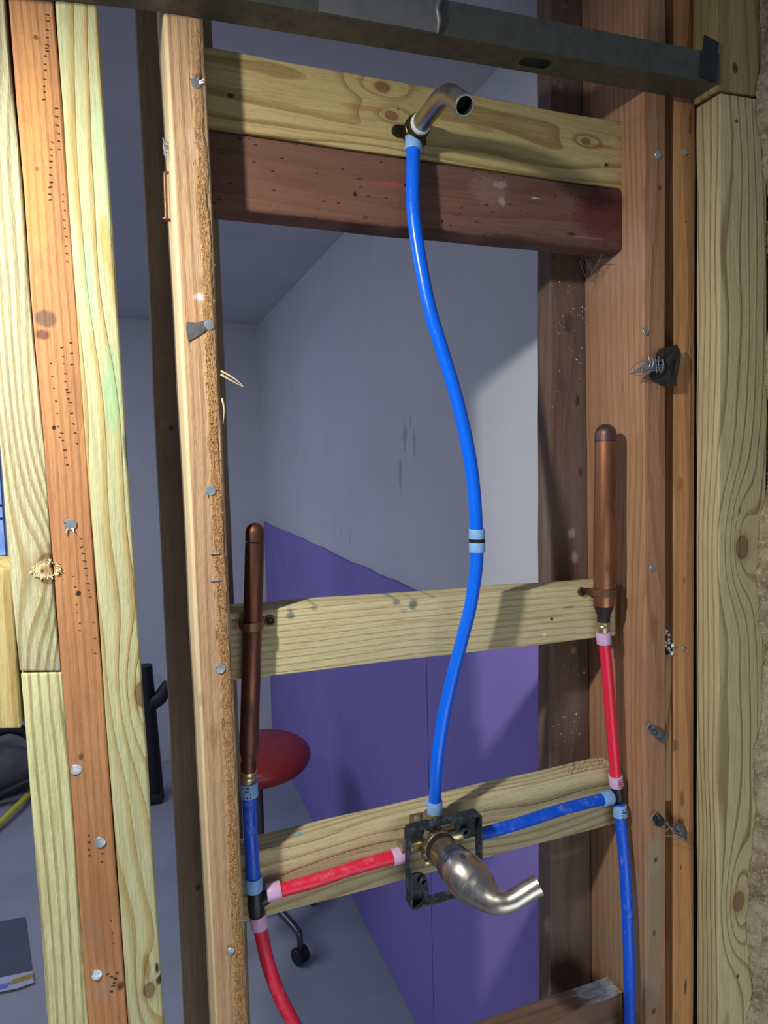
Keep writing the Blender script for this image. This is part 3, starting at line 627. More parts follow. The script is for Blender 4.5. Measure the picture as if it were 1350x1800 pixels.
# slot: skip bottom web between sx0,sx1 in the middle of the depth -> built from an explicit frame
sx0 = slx0+0.006; sx1 = sx0+0.036
xs_ = sorted([x for x in xs_ if not (sx0-0.012 < x < sx1+0.012)]+[sx0-0.012, sx1+0.012]); rs = [(x, ring(x)) for x in xs_]
for (xa, a), (xb, b) in zip(rs[:-1], rs[1:]):
    slot = abs(xa-(sx0-0.012)) < 1e-6
    for j in range(8):
        if slot and j in (1, 5): continue
        bm.faces.new((a[j], b[j], b[(j+1) % 8], a[(j+1) % 8]))
    if slot:
        n = 24; cxm = (xa+xb)/2; hw, hd = 0.019, 0.0085; cy = CY+dep*0.5
        for zz, (A, B) in ((0, ((0, 0), (dep, 0))), (th, ((th, 0), (dep-th, 0)))):
            y_lo, y_hi = CY+A[0], CY+B[0]; ins, outs = [], []
            for k in range(n):
                t = 2*math.pi*k/n; c, s = math.cos(t), math.sin(t); sg = lambda v, p: math.copysign(abs(v)**p, v)
                ix, iy = cxm+hw*sg(c, .45), cy+hd*sg(s, .45); mx = max(abs(c), abs(s)); ox = cxm+(xb-xa)/2*c/mx; oy = cy+(y_hi-y_lo)/2*s/mx
                ins.append(bm.verts.new((ix, iy, lipz(ix)+zz))); outs.append(bm.verts.new((ox, oy, lipz(ox)+zz)))
            for k in range(n): bm.faces.new((ins[k], ins[(k+1) % n], outs[(k+1) % n], outs[k]))
bm.faces.new(rs[0][1]); bm.faces.new(rs[-1][1][::-1]); bmesh.ops.recalc_face_normals(bm, faces=bm.faces)
_kid(from_bm('channel_body', bm, M['steel'], smooth=False), chan)
bm = bmesh.new(); rows = []       # ragged overlapping end of a second length of channel
xa, xb = onY(560, 15, CY).x, onY(768, 55, CY).x
for i in range(31):
    t = i/30; x = xa+(xb-xa)*t; z = lipz(x); jag = 0.0015*noise.noise(Vector((i*1.3, 0, 0)))
    rows.append([bm.verts.new(v) for v in ((x, CY-0.0012, z+0.0008), (x, CY-0.0022-jag*.3, z+0.012), (x, CY-0.004+jag, z+0.022), (x, CY-0.002, z+hh+0.004+jag), (x, CY-0.0002, z+hh+0.004), (x, CY-0.0002, z+0.0008))])
for a, b in zip(rows[:-1], rows[1:]):
    for j in range(6): bm.faces.new((a[j], b[j], b[(j+1) % 6], a[(j+1) % 6]))
bm.faces.new(rows[0]); bm.faces.new(rows[-1][::-1]); bmesh.ops.recalc_face_normals(bm, faces=bm.faces)
sl = _kid(from_bm('overlap_sleeve', bm, M['steel_bright'], smooth=True), chan); sl['label'] = 'brighter scuffed overlap of two channel lengths'
bm = bmesh.new(); add_tube(bm, [(xb, CY-.002, lipz(xb)+.0), (xb+.001, CY-.004, lipz(xb)+.012), (xb-.0015, CY-.005, lipz(xb)+.022), (xb+.002, CY-.004, lipz(xb)+.034), (xb+.001, CY-.003, lipz(xb)+.040)], [.0012, .0028, .0022, .003, .002], 10, smooth_n=4)
_kid(from_bm('crimped_edge', bm, M['steel_bright']), chan)
bm = bmesh.new(); p = [onY(x, y, HY-0.0012) for x, y in ((1237, 62), (1262, 76), (1258, 146), (1230, 134))]
add_prism(bm, p, (0, -0.0015, 0)); _kid(from_bm('end_tab', bm, plain('dark_green_steel', (58, 66, 62), .5, .6)), chan)['label'] = 'dark steel tab bent up at the right end'
tag(chan, 'dull steel channel running across the top of the studs', 'metal channel')

# ---------------- plumbing ----------------
def ring_part(parent, p, d, r, L, mat, pr=None):
    d = Vector(d).normalized(); bm = bmesh.new()
    add_lathe(bm, Vector(p)-d*L/2, d, [(0, r*.80), (0, r*.97), (.0008, r), (L*.5, r*.985), (L-.0008, r), (L, r*.97), (L, r*.80)], 32)
    o = _kid(from_bm('crimp_ring', bm, mat), parent)
    if pr:       # printed mark on the ring: short dark strokes on the near side
        bm = bmesh.new(); c = Vector(p)
        for i in range(5):
            for j in range(4):
                if R.random() < .3: continue
                a = math.radians(pr[1]+i*11); u = Vector((math.cos(a), math.sin(a), 0)); q = c+u*(r*1.0)+d*(-L*.34+j*L*.22)
                t = Vector((-u.y, u.x, 0))*0.0007
                add_prism(bm, [q-t-d*.0011, q+t-d*.0011, q+t+d*.0008, q-t+d*.0010], u*.0002)
        _kid(from_bm('printed_mark', bm, pr[0], smooth=False), o)
    return o
PR, RR = 0.0079, 0.0100
def pex(name, pts, mat, rings, label, cat='water pipe', group=None, r=PR):
    P = [Vector(p) for p in pts]; root = empty(name, P[0])
    bm = bmesh.new(); add_tube(bm, P, r, 28, smooth_n=8); _kid(from_bm('tube', bm, mat), root)
    for rg in rings: ring_part(root, rg[0], rg[1], RR, rg[4] if len(rg) > 4 else .0165, rg[2], rg[3])
    return tag(root, label, cat, group)
EX, EZ = 0.3275, EYE+0.371
# drop-ear elbow
el = empty('brass_elbow', (EX, Y0+0.041, EZ))
bm = bmesh.new(); YI = Y0+0.041
add_lathe(bm, (EX, YI, EZ), (0, -1, 0), [(0, .0125), (.012, .0145), (.016, .0145), (.017, .0135), (.024, .0135), (.025, .012)], 28)
add_lathe(bm, (EX, YI-.012, EZ), (-.13, 0, -1), [(0, .0115), (.014, .0105), (.022, .0085)], 24)
_kid(from_bm('elbow_body', bm, M['brass_dark']), el)
for (dx, dz) in ((-1, 0.02), (.55, 1.0), (.9, -.62)):
    u = Vector((dx, 0, dz)).normalized(); w = Vector((-u.z, 0, u.x)); bm = bmesh.new(); c = Vector((EX, YI-.0003, EZ)); poly = [c+w*.0075, c-w*.0075]
    Le = .019 if dx < 0 else .013
    for k in range(9): a = -math.pi/2+math.pi*k/8; poly.append(c+u*(Le+.0065*math.cos(a))+w*.0065*math.sin(a))
    add_prism(bm, poly, (0, -.004, 0), bev=.0008); e = _kid(from_bm('mounting_ear', bm, M['brass_dark']), el)
    bm = bmesh.new(); add_lathe(bm, c+u*Le+Vector((0, -.0038, 0)), (0, -1, 0), [(0, .0038), (.001, .0036), (.0011, .0012)], 16); _kid(from_bm('screw', bm, M['screw']), e)
tag(el, 'dark brass drop-ear elbow screwed to the topmost pine board', 'pipe fitting')
# shower arm stub
arm = empty('shower_stub', (EX, YI-.025, EZ))
end = onX(820, 187, EX+0.0015)
yb = onX(781, 165, EX).y
pts = [Vector((EX, YI-.022, EZ)), Vector((EX, yb+.04, EZ+.001)), Vector((EX, yb+.016, EZ+.002)), Vector((EX, yb-.002, EZ+.000)), Vector((EX+.0005, yb-.017, EZ-.0075))]
dirn = Vector((0.02, -.62, -.62)).normalized()
endp = Vector((EX+.001, yb-.042, EZ-.0285)); pts.append(endp)
bm = bmesh.new(); ro = .0103; full = pts
add_tube(bm, full, ro, 32, smooth_n=8, cap=False); n = len(bm.verts); bm.verts.ensure_lookup_table()
last = [v for v in bm.verts[n-32:]]; c = sum((v.co for v in last), Vector())/32
prev = last
for (s, dd) in ((.96, .0009), (.82, .0009), (.80, -.001), (.78, -.012)):
    new = [bm.verts.new(c+(v.co-c)*s+dirn*dd) for v in last]
    for k in range(32): bm.faces.new((prev[k], prev[(k+1) % 32], new[(k+1) % 32], new[k])).material_index = int(dd < 0)
    prev = new
bm.faces.new(prev).material_index = 1
_kid(from_bm('bent_tube', bm, [M['nickel'], M['bore']]), arm)
bm = bmesh.new(); add_lathe(bm, c+dirn*-.0125, -dirn, [(0, ro*.2), (0, ro*.74), (.0003, ro*.74)], 24); bm.free()
bm = bmesh.new(); add_lathe(bm, (EX, YI-.0235, EZ), (0, -1, 0), [(0, ro), (0, ro+.0016), (.005, ro+.0013), (.006, ro)], 28)
_kid(from_bm('thread_tape', bm, M['tape']), arm)['label'] = 'white thread seal tape'
tag(arm, 'brushed metal shower arm stub bent down, open at its end', 'shower arm')
# long blue riser: two lengths joined by a coupling
YL = Y0+0.052
def pp(px, py, Y): return onY(px, py, Y)
VX, VZ = 0.3305, EYE-0.484
cp = pp(838.5, 950, .715)
top = pp(727, 252, YI-.012)
up = [top, pp(726, 300, YI-.016), pp(726.5, 370, YI-.020), pp(737, 450, .728), pp(756, 545, .724), pp(782, 630, .721), pp(806, 712, .719), pp(825, 800, .717), pp(834, 870, .716), pp(838, 946, .715)]
pex('blue_pipe', up, M['blue'], ((pp(727, 253, YI-.0125), up[0]-up[1], M['ring_blue'], None), (pp(838.5, 938.5, .715), (0.02, 0, 1), M['ring_blue'], None, .0118)),
    'upper length of the long wavy blue pipe, hanging from the brass elbow', group=None)
vb = pp(764, 1417, YL-.024)
lo = [pp(838.5, 954, .715), pp(837, 1000, .715), pp(827, 1065, .717), pp(812, 1125, .719), pp(794, 1195, .721), pp(779, 1265, .723), pp(769, 1335, .725), vb]
pex('blue_pipe', lo, M['blue'], ((pp(838.8, 962, .715), (0.0, 0, 1), M['ring_blue'], None, .0118), (pp(764, 1418, YL-.024), (0, 0, 1), M['ring_blue'], None)),
    'lower length of the long wavy blue pipe, standing on top of the shower valve')
bm = bmesh.new(); add_lathe(bm, pp(838.6, 950.2, .715)-Vector((0, 0, .0016)), (0, 0, 1), [(0, .0085), (0, .0098), (.0032, .0098), (.0032, .0085)], 28)
tag(from_bm('pipe_coupling', bm, M['tee']), 'black coupling between two pale blue rings halfway up the wavy blue pipe', 'pipe fitting')

# copper air chambers
def chamber(cx, pts2, Y, r, mat, label):
    (tx, ty), (bx, by) = pts2; T = onY(tx, ty, Y); B = onY(bx, by, Y); d = (T-B).normalized(); L = (T-B).length
    root = empty('copper_pipe', B); bm = bmesh.new()
    add_lathe(bm, B+d*.010, d, [(0, r*.6), (.001, r*.94), (.004, r), (L-.032, r), (L-.032, r*.995)], 36); _kid(from_bm('tube', bm, mat), root)
    bm = bmesh.new(); pr = [(0, r*1.0)]+[(.010+r*math.sin(a), r*math.cos(a)) for a in [math.radians(q) for q in (0, 15, 30, 45, 60, 75, 86)]]
    add_lathe(bm, B+d*(L-.010-r), d, pr, 36); _kid(from_bm('rounded_cap', bm, M['copper_shaded'] if mat is M['copper_shaded'] else _cop('dull_copper_cap', (120, 92, 84), (92, 72, 70), (60, 50, 50))), root)
    bm = bmesh.new(); add_lathe(bm, B-d*.012, d, [(0, .0085), (.010, .0088), (.014, r*.72), (.022, r*.92), (.0235, r*.96)], 32); _kid(from_bm('reducer', bm, M['soot'] if mat is M['copper'] else M['copper_shaded']), root)
    bm = bmesh.new(); add_lathe(bm, B-d*.030, d, [(0, .0085), (.0085, .0085), (.010, .0092), (.0135, .0092), (.0145, .0085), (.0155, .0094), (.019, .0094), (.0195, .0085)], 28); _kid(from_bm('brass_adapter', bm, M['brass_pale']), root)
    return tag(root, label, 'copper pipe'), B, d
YR = 0.743
rp, rB, rd = chamber(0, ((1065, 745), (1061, 1079)), YR, .0142, M['copper'], 'copper air chamber pipe with a rounded top standing against the right stud')
lY = 0.746
lp, lB, ld = chamber(0, ((449, 919), (437, 1338)), lY, .0106, M['copper_shaded'], 'shade-darkened copper air chamber pipe with a rounded top beside the tan stud')
def strap(c, r, Yw, label, lx=-1):
    root = empty('pipe_strap', c); bm = bmesh.new(); n = 18; w = .0048; t = .0011
    inner = []; a0 = math.pi
    for k in range(n+1):
        a = math.pi+math.pi*k/n; inner.append((Vector((math.cos(a), math.sin(a), 0))))
    pth = [Vector((-(r+.0095), Yw-c.y-.0016, 0))]+[Vector((-(r+.002), Yw-c.y-.002, 0))]+[v*(r+.0012) for v in inner]+[Vector((r+.002, Yw-c.y-.002, 0))]+[Vector((r+.006, Yw-c.y-.0016, 0))]
    rows = []
    for i, p in enumerate(pth):
        d = (pth[min(i+1, len(pth)-1)]-pth[max(i-1, 0)]).normalized(); nn = Vector((d.y, -d.x, 0))
        rows.append([bm.verts.new(c+p+nn*s*t/2+Vector((0, 0, h))) for s, h in ((-1, -w), (1, -w), (1, w), (-1, w))])
    for a, b in zip(rows[:-1], rows[1:]):
        for j in range(4): bm.faces.new((a[j], b[j], b[(j+1) % 4], a[(j+1) % 4]))
    bm.faces.new(rows[0]); bm.faces.new(rows[-1][::-1]); bmesh.ops.recalc_face_normals(bm, faces=bm.faces)
    _kid(from_bm('band', bm, M['strap']), root)
    s = lx; e = Vector((c.x+s*(r+.0115), Yw, c.z)); bm = bmesh.new(); add_lathe(bm, e, (0, -1, 0), [(0, .0062), (.0022, .0062), (.0028, .0055)], 20); _kid(from_bm('mounting_ear', bm, M['strap']), root)
    bm = bmesh.new(); add_lathe(bm, e+Vector((0, -.0026, 0)), (0, -1, 0), [(0, .0046), (.0012, .0044), (.0018, .0030), (.0010, .0012)], 18); _kid(from_bm('screw', bm, M['screw']), root)
    return tag(root, label, 'pipe strap')
rc = onY(1061, 1040, YR); strap(rc, .0142, Y0+0.048, 'brown metal strap clamping the right copper pipe to the middle board', -1)
lc = onY(443, 1099, lY); strap(lc, .0106, Y0+0.048, 'brown metal strap clamping the left shaded copper pipe to the middle board', 1)

# tees
def tee(c, d, b, label):
    root = empty('tee_fitting', c); bm = bmesh.new(); d = Vector(d).normalized(); b = Vector(b).normalized(); c = Vector(c)
    add_lathe(bm, c-d*.020, d, [(0, .0072), (.003, .0078), (.008, .0085), (.020, .0098), (.032, .0085), (.037, .0078), (.040, .0072)], 26)
    _kid(from_bm('run', bm, M['tee']), root)
    bm = bmesh.new(); add_lathe(bm, c, b, [(0, .0078), (.010, .0078), (.018, .0072)], 24); _kid(from_bm('branch', bm, M['tee']), root)
    return tag(root, label, 'pipe fitting')
def seg(a, b, t): return a+(b-a)*t
# right side: red drop, tee, blue branch, blue drop
tR = onY(1086, 1396, YR+.004)
r0 = onY(1061, 1112, YR); r1 = onY(1083, 1378, YR+.003)
pex('red_pipe', [r0, seg(r0, r1, .33)+Vector((.0006, 0, 0)), seg(r0, r1, .66)+Vector((.0004, 0, 0)), r1], M['red'],
    ((onY(1061, 1121, YR), r0-r1, M['ring_pink'], None), (onY(1082.5, 1372, YR+.003), r0-r1, M['ring_pink'], (M['print_red'], 250))), 'straight red pipe hanging below the right copper pipe')
b0 = onY(838, 1468, YL-.022); b1 = onY(1066, 1403, YR+.002)
pex('blue_pipe', [b0, seg(b0, b1, .3)+Vector((0, 0, -.0005)), seg(b0, b1, .65)+Vector((0, 0, .002)), b1], M['blue_dusty'],
    ((onY(1066, 1403, YR+.002), b1-b0, M['ring_blue'], None), ), 'short dusty blue pipe from the shower valve to the right tee fitting')
def bdp(px, py):
    q = onX(px, py, FX-.0112)
    return q if q.y < YR+.005 else onY(px, py, YR+.005)
bd = [bdp(1088, 1412), bdp(1091, 1445), bdp(1098, 1520), bdp(1103, 1610), bdp(1106, 1700), bdp(1107, 1800), bdp(1107, 1900)]
pex('blue_pipe', bd, M['blue_dusty'], ((bdp(1089.5, 1425), bd[0]-bd[1], M['ring_blue'], (M['print_dark'], 250)),), 'long blue pipe running down from the right tee along the brown stud')
tee(tR, r0-r1, onY(1066, 1403, YR+.002)-tR, 'black tee fitting at the right, where red and blue pipes meet')
# left side
tL = onY(450, 1590, lY)
l0 = onY(437.5, 1372, lY); l1 = onY(446, 1562, lY)
pex('blue_pipe', [l0, seg(l0, l1, .4)+Vector((-.0008, 0, 0)), seg(l0, l1, .75), l1], M['blue_dusty'],
    ((onY(438, 1387, lY), l0-l1, M['ring_blue'], (M['print_dark'], 225)), (onY(446, 1553, lY), l0-l1, M['ring_blue'], None)), 'short blue pipe hanging below the left shaded copper pipe')
q0 = onY(481, 1568, lY+.002); q1 = onY(716, 1500, YL-.022)
pex('red_pipe', [q0, seg(q0, q1, .3)+Vector((0, 0, -.0012)), seg(q0, q1, .6)+Vector((0, 0, .001)), q1], M['red_dusty'],
    ((onY(481, 1567, lY+.002), q1-q0, M['ring_pink'], None), (onY(701, 1504, YL-.022), q1-q0, M['ring_pink'], None)), 'dusty red pipe from the left tee to the shower valve')
rd_ = [onY(454, 1612, lY), onY(460, 1645, lY), onY(473, 1700, lY), onY(496, 1760, lY+.001), onY(528, 1820, lY+.003), onY(560, 1880, lY+.006)]
pex('red_pipe', rd_, M['red_dusty'], ((onY(455, 1618, lY), rd_[0]-rd_[1], M['ring_pink'], None),), 'red pipe curving down to the bottom edge from the left tee fitting')
tee(tL, l0-l1, q0-tL, 'black tee fitting at the lower left beside the tan stud')

# ---------------- shower valve ----------------
val = empty('shower_valve', (VX, YL, VZ))
def vpart(name, f, mat, smooth=True, parent=None):
    bm = bmesh.new(); f(bm); return _kid(from_bm(name, bm, mat, smooth=smooth), parent or val)
YV = YL-.024
def body(bm):
    add_lathe(bm, (VX, YL-.003, VZ), (0, -1, 0), [(0, .013), (.004, .018), (.036, .0185), (.040, .0195)], 36)
    add_lathe(bm, (VX, YV, VZ+.005), (0, 0, 1), [(0, .012), (.018, .011), (.030, .0105)], 28)
    add_lathe(bm, (VX, YV, VZ), (-1, 0, .0), [(0, .012), (.026, .010), (.030, .0115), (.036, .0115), (.037, .008), (.045, .008)], 28)
    add_lathe(bm, (VX, YV, VZ), (1, 0, .03), [(0, .012), (.026, .010), (.030, .0115), (.038, .0115), (.039, .008), (.050, .0075)], 28)
    add_lathe(bm, (VX, YV, VZ), (0, 0, -1), [(0, .013), (.020, .012), (.024, .010)], 24)
vpart('valve_body', body, M['brass_pale'])
vpart('hex_collar', lambda bm: add_lathe(bm, (VX, YV, VZ+.024), (0, 0, 1), [(0, .0115), (.0005, .0125), (.0075, .0125), (.008, .0115), (.010, .009)], 8), M['brass_pale'], False)
vpart('stop_screw', lambda bm: add_lathe(bm, (VX-.017, YV-.014, VZ-.006), (-.35, -1, -.2), [(0, .005), (.007, .005), (.0075, .003)], 14), M['nickel_dark'])
vpart('stop_screw', lambda bm: add_lathe(bm, (VX-.014, YV-.010, VZ-.019), (-.35, -1, -.2), [(0, .004), (.007, .004), (.0075, .003)], 14), M['brass_pale'])
ax = Vector((0, -1, .07)).normalized(); av = Vector((VX, .724, VZ))
vpart('neck', lambda bm: add_lathe(bm, av, ax, [(0, .0190), (.003, .0200), (.009, .0200), (.010, .0188), (.040, .0186), (.042, .0195)], 40), M['brass_pale'])
vpart('bonnet_band', lambda bm: add_lathe(bm, av+ax*.010, ax, [(0, .0188), (.0005, .0197), (.009, .0197), (.0095, .0188)], 40), plain('dark_band', (62, 54, 48), .5, .5))
vpart('collar', lambda bm: add_lathe(bm, av+ax*.041, ax, [(0, .0188), (.001, .0208), (.011, .0208), (.0115, .0196), (.0135, .0196), (.014, .0222), (.0185, .0222), (.019, .020)], 44), M['nickel_dark'])
hc = av+ax*.062
hp = [hc, hc+ax*.008, onY(829, 1549, .645), onY(843, 1563, .635), onY(857, 1576, .625), onY(874, 1585, .615), onY(896, 1584, .608), onY(916, 1574, .604), onY(934, 1562, .601), onY(947, 1555, .599)]
hr = [.0222, .0246, .0242, .0212, .0166, .0132, .0114, .0107, .0111, .0116]
vpart('lever_handle', lambda bm: add_tube(bm, hp, hr, 40, smooth_n=7), M['nickel'])
vpart('set_screw_cap', lambda bm: add_lathe(bm, hc+ax*.013+Vector((-.003, 0, .0228)), (0, -.25, 1), [(-.002, .0036), (.0008, .0036), (.0012, .0025)], 16), M['nickel_dark'])
# square plaster guard
gy = YL-.047; gd = .0155
g0 = onY(719, 1461, gy); g1 = onY(848, 1438, gy); g2 = onY(728, 1601, gy)
gx0, gx1, gz1, gz0 = g0.x, g1.x, g0.z, g2.z
def guard(bm):
    t = .0026; r = .006
    def rect(x0, x1, z0_, z1_, rr, y):
        pts = []
        for (cx, cz, a0) in ((x1-rr, z1_-rr, 0), (x0+rr, z1_-rr, 90), (x0+rr, z0_+rr, 180), (x1-rr, z0_+rr, 270)):
            for k in range(5): a = math.radians(a0+22.5*k); pts.append(bm.verts.new((cx+rr*math.cos(a), y, cz+rr*math.sin(a))))
        return pts
    yb_ = gy+gd
    L = [rect(gx0, gx1, gz0, gz1, r, yb_), rect(gx0, gx1, gz0, gz1, r, gy+.0008), rect(gx0+.0008, gx1-.0008, gz0+.0008, gz1-.0008, r, gy), rect(gx0+t, gx1-t, gz0+t, gz1-t, r*.7, gy), rect(gx0+t, gx1-t, gz0+t, gz1-t, r*.7, yb_)]
    L.append(L[0])
    for a, b in zip(L[:-1], L[1:]):
        for k in range(20): bm.faces.new((a[k], a[(k+1) % 20], b[(k+1) % 20], b[k]))
    bmesh.ops.recalc_face_normals(bm, faces=bm.faces)
gpart = vpart('plaster_guard', guard, M['guard'])
for sx_, sz_, w, h in ((0, 0, .028, .036), (1, 0, .028, .030), (0, 1, .024, .022), (1, 1, .030, .034)):
    X0 = gx0+.002 if sx_ == 0 else gx1-.002; X1 = X0+(w if sx_ == 0 else -w); Z0 = gz0+.002 if sz_ == 0 else gz1-.002; Z1 = Z0+(h if sz_ == 0 else -h)
    y = gy+gd-.003
    poly = [Vector((X0, y, Z0)), Vector((X1, y, Z0)), Vector((X1, y, Z0+(Z1-Z0)*.55)), Vector((X1+(X0-X1)*.15, y, Z0+(Z1-Z0)*.85)), Vector((X1+(X0-X1)*.45, y, Z1)), Vector((X0, y, Z1))]
    vpart('corner_flange', lambda bm: add_prism(bm, poly, (0, .0028, 0), bev=.0006), M['guard'], False, gpart)
vpart('screw_boss', lambda bm: add_lathe(bm, (gx0+.021, gy+gd-.003, gz0+.028), (0, -1, 0), [(0, .0060), (.006, .0056), (.006, .0034), (.001, .0034)], 22), M['guard'], parent=gpart)
vpart('screw_boss', lambda bm: add_lathe(bm, (gx1-.020, gy+gd-.003, gz1-.024), (0, -1, 0), [(0, .0060), (.006, .0056), (.006, .0034), (.001, .0034)], 22), M['guard'], parent=gpart)
sc = onY(733, 1440, YL-.003)
brk = vpart('mounting_bracket', lambda bm: add_box(bm, (sc.x-.010, YL-.0028, sc.z-.012), (sc.x+.013, YL-.0002, sc.z+.007), .0010), M['brass_pale'])
vpart('screw', lambda bm: add_lathe(bm, (sc.x, YL-.0026, sc.z), (0, -1, 0), [(0, .0044), (.0012, .0042), (.0014, .002)], 18), M['galv'], parent=brk)
tag(val, 'shower mixing valve with brushed lever handle in a dusty black square frame', 'shower valve')

# ---------------- torn paper, wire, cobweb, insulation ----------------
def crumple(name, px_poly, Y, th, amp, mat, parent=None):
    """torn sheet: outline on plane Y, filled with a fan, wrinkled in depth."""
    bm = bmesh.new(); P = [onY(x, y, Y) for x, y in px_poly]; c = sum(P, Vector())/len(P); rings = []
    for s in (0.0, .35, .7, 1.0):
        rr = []
        for p in P:
            q = c+(p-c)*s; q.y -= amp*(1-s*.4)*(0.7+noise.noise(q*120)); rr.append(q)
        rings.append(rr)
    fr_ = [[bm.verts.new(q) for q in rr] for rr in rings[1:]]; bk = [[bm.verts.new(q+Vector((0, th, 0))) for q in rr] for rr in rings[1:]]
    cf = bm.verts.new(rings[0][0]); cb = bm.verts.new(rings[0][0]+Vector((0, th, 0))); n = len(P)
    for k in range(n):
        j = (k+1) % n; bm.faces.new((cf, fr_[0][k], fr_[0][j])); bm.faces.new((cb, bk[0][j], bk[0][k]))
        for a, b in zip(fr_[:-1], fr_[1:]): bm.faces.new((a[k], b[k], b[j], a[j]))
        for a, b in zip(bk[:-1], bk[1:]): bm.faces.new((a[k], a[j], b[j], b[k]))
        bm.faces.new((fr_[-1][k], bk[-1][k], bk[-1][j], fr_[-1][j]))
    bmesh.ops.recalc_face_normals(bm, faces=bm.faces)
    o = from_bm(name, bm, mat, smooth=False); return _kid(o, parent) if parent else o
def rag(label, polys, wires, mat, Y=Y0-.001, amp=.004, wr=.0006):
    root = empty('torn_lath_paper', onY(*polys[0][0], Y))
    for p in polys: crumple('paper', p, Y, .0009, amp, mat, root)
    if wires:
        bm = bmesh.new()
        for w in wires: add_tube(bm, [onY(x, y, Y-dy) for x, y, dy in w], wr, 6, smooth_n=4)
        _kid(from_bm('wire_mesh', bm, M['wire']), root)
    return tag(root, label, 'torn paper')
ws = []
for k in range(9):
    y0 = 632+k*2.6; ws.append([(1166, y0, .004), (1145+R.uniform(-4, 4), y0+R.uniform(-3, 5), .008), (1125+R.uniform(-5, 5), y0+6+R.uniform(-2, 5), .009), (1106+R.uniform(-2, 12), 655+R.uniform(-6, 8), .006)])
for k in range(7): x = 1128+k*6; ws.append([(x, 626+R.uniform(0, 6), .006), (x+R.uniform(-3, 3), 640, .009), (x+R.uniform(-4, 4), 655, .006)])
rag('black torn tar paper flap with frayed grey wires bridging the dark gap', [((1152, 622), (1160, 613), (1172, 611), (1188, 606), (1194, 620), (1192, 640), (1188, 662), (1187, 678), (1170, 680), (1156, 676), (1143, 668), (1142, 655), (1150, 650), (1148, 636))], ws, M['paper'], amp=.006)
rag('small grey paper scrap across the gap, beside the pale wood strip', [((1138, 1278), (1146, 1274), (1158, 1280), (1175, 1288), (1172, 1300), (1162, 1306), (1152, 1296), (1140, 1286))], [[(1136, 1284, .003), (1142, 1272, .004), (1150, 1280, .003)], [(1134, 1276, .003), (1146, 1288, .005), (1155, 1284, .003)]], M['paper_grey']) 
rag('frayed dark scrap with bright wires crossing the lower end of the gap', [((1180, 1450), (1192, 1446), (1204, 1452), (1208, 1464), (1206, 1478), (1196, 1470), (1186, 1466))],
    [[(1166, 1444, .001), (1174, 1450, .003), (1186, 1462, .005)], [(1168, 1462, .001), (1178, 1456, .003), (1190, 1458, .005)], [(1172, 1443, .001), (1182, 1460, .004), (1198, 1466, .005)], [(1168, 1469, .001), (1182, 1470, .004), (1200, 1474, .004)], [(1190, 1452, .004), (1200, 1470, .006), (1204, 1480, .004)]], M['paper_grey'])
rag('dark crumbled scrap on the brown stud beside the lower gap', [((1146, 1436), (1156, 1428), (1164, 1436), (1170, 1446), (1160, 1452), (1150, 1448))], [[(1144, 1440, .003), (1152, 1430, .005), (1160, 1440, .004)]], M['paper'])
# plaster crumb caught in the gap
bm = bmesh.new(); c = onY(1175, 1132, Y0+.01)
for k in range(14):
    p = c+Vector((R.gauss(0, .0025), R.gauss(0, .002), R.gauss(0, .008))); r = R.uniform(.0015, .0035)
    bmesh.ops.create_icosphere(bm, subdivisions=1, radius=r, matrix=Matrix.Translation(p))
tag(from_bm('plaster_crumb', bm, M['white'], smooth=False), 'white plaster crumb caught in the gap at the top of the pale wood strip', 'plaster')
# cobweb
bm = bmesh.new()
for k in range(46):
    a = onY(R.uniform(1018, 1082), R.uniform(446, 462), Y0+R.uniform(.045, .085)); b = onY(R.gauss(1040, 8), R.uniform(470, 506), Y0+R.uniform(.08, .12))
    mid = (a+b)/2+Vector((R.gauss(0, .004), R.gauss(0, .003), R.gauss(-.003, .003))); add_tube(bm, [a, mid, b], .00010 if k % 6 else .00030, 4, smooth_n=3, cap=False)
for k in range(20):
    p = onY(R.gauss(1048, 14), R.gauss(490, 12), Y0+.10); bmesh.ops.create_icosphere(bm, subdivisions=1, radius=R.uniform(.0004, .0013), matrix=Matrix.Translation(p))
tag(from_bm('cobweb', bm, M['web'], smooth=False), 'dusty cobweb in the corner under the old reddish plank', 'cobweb', kind='stuff')

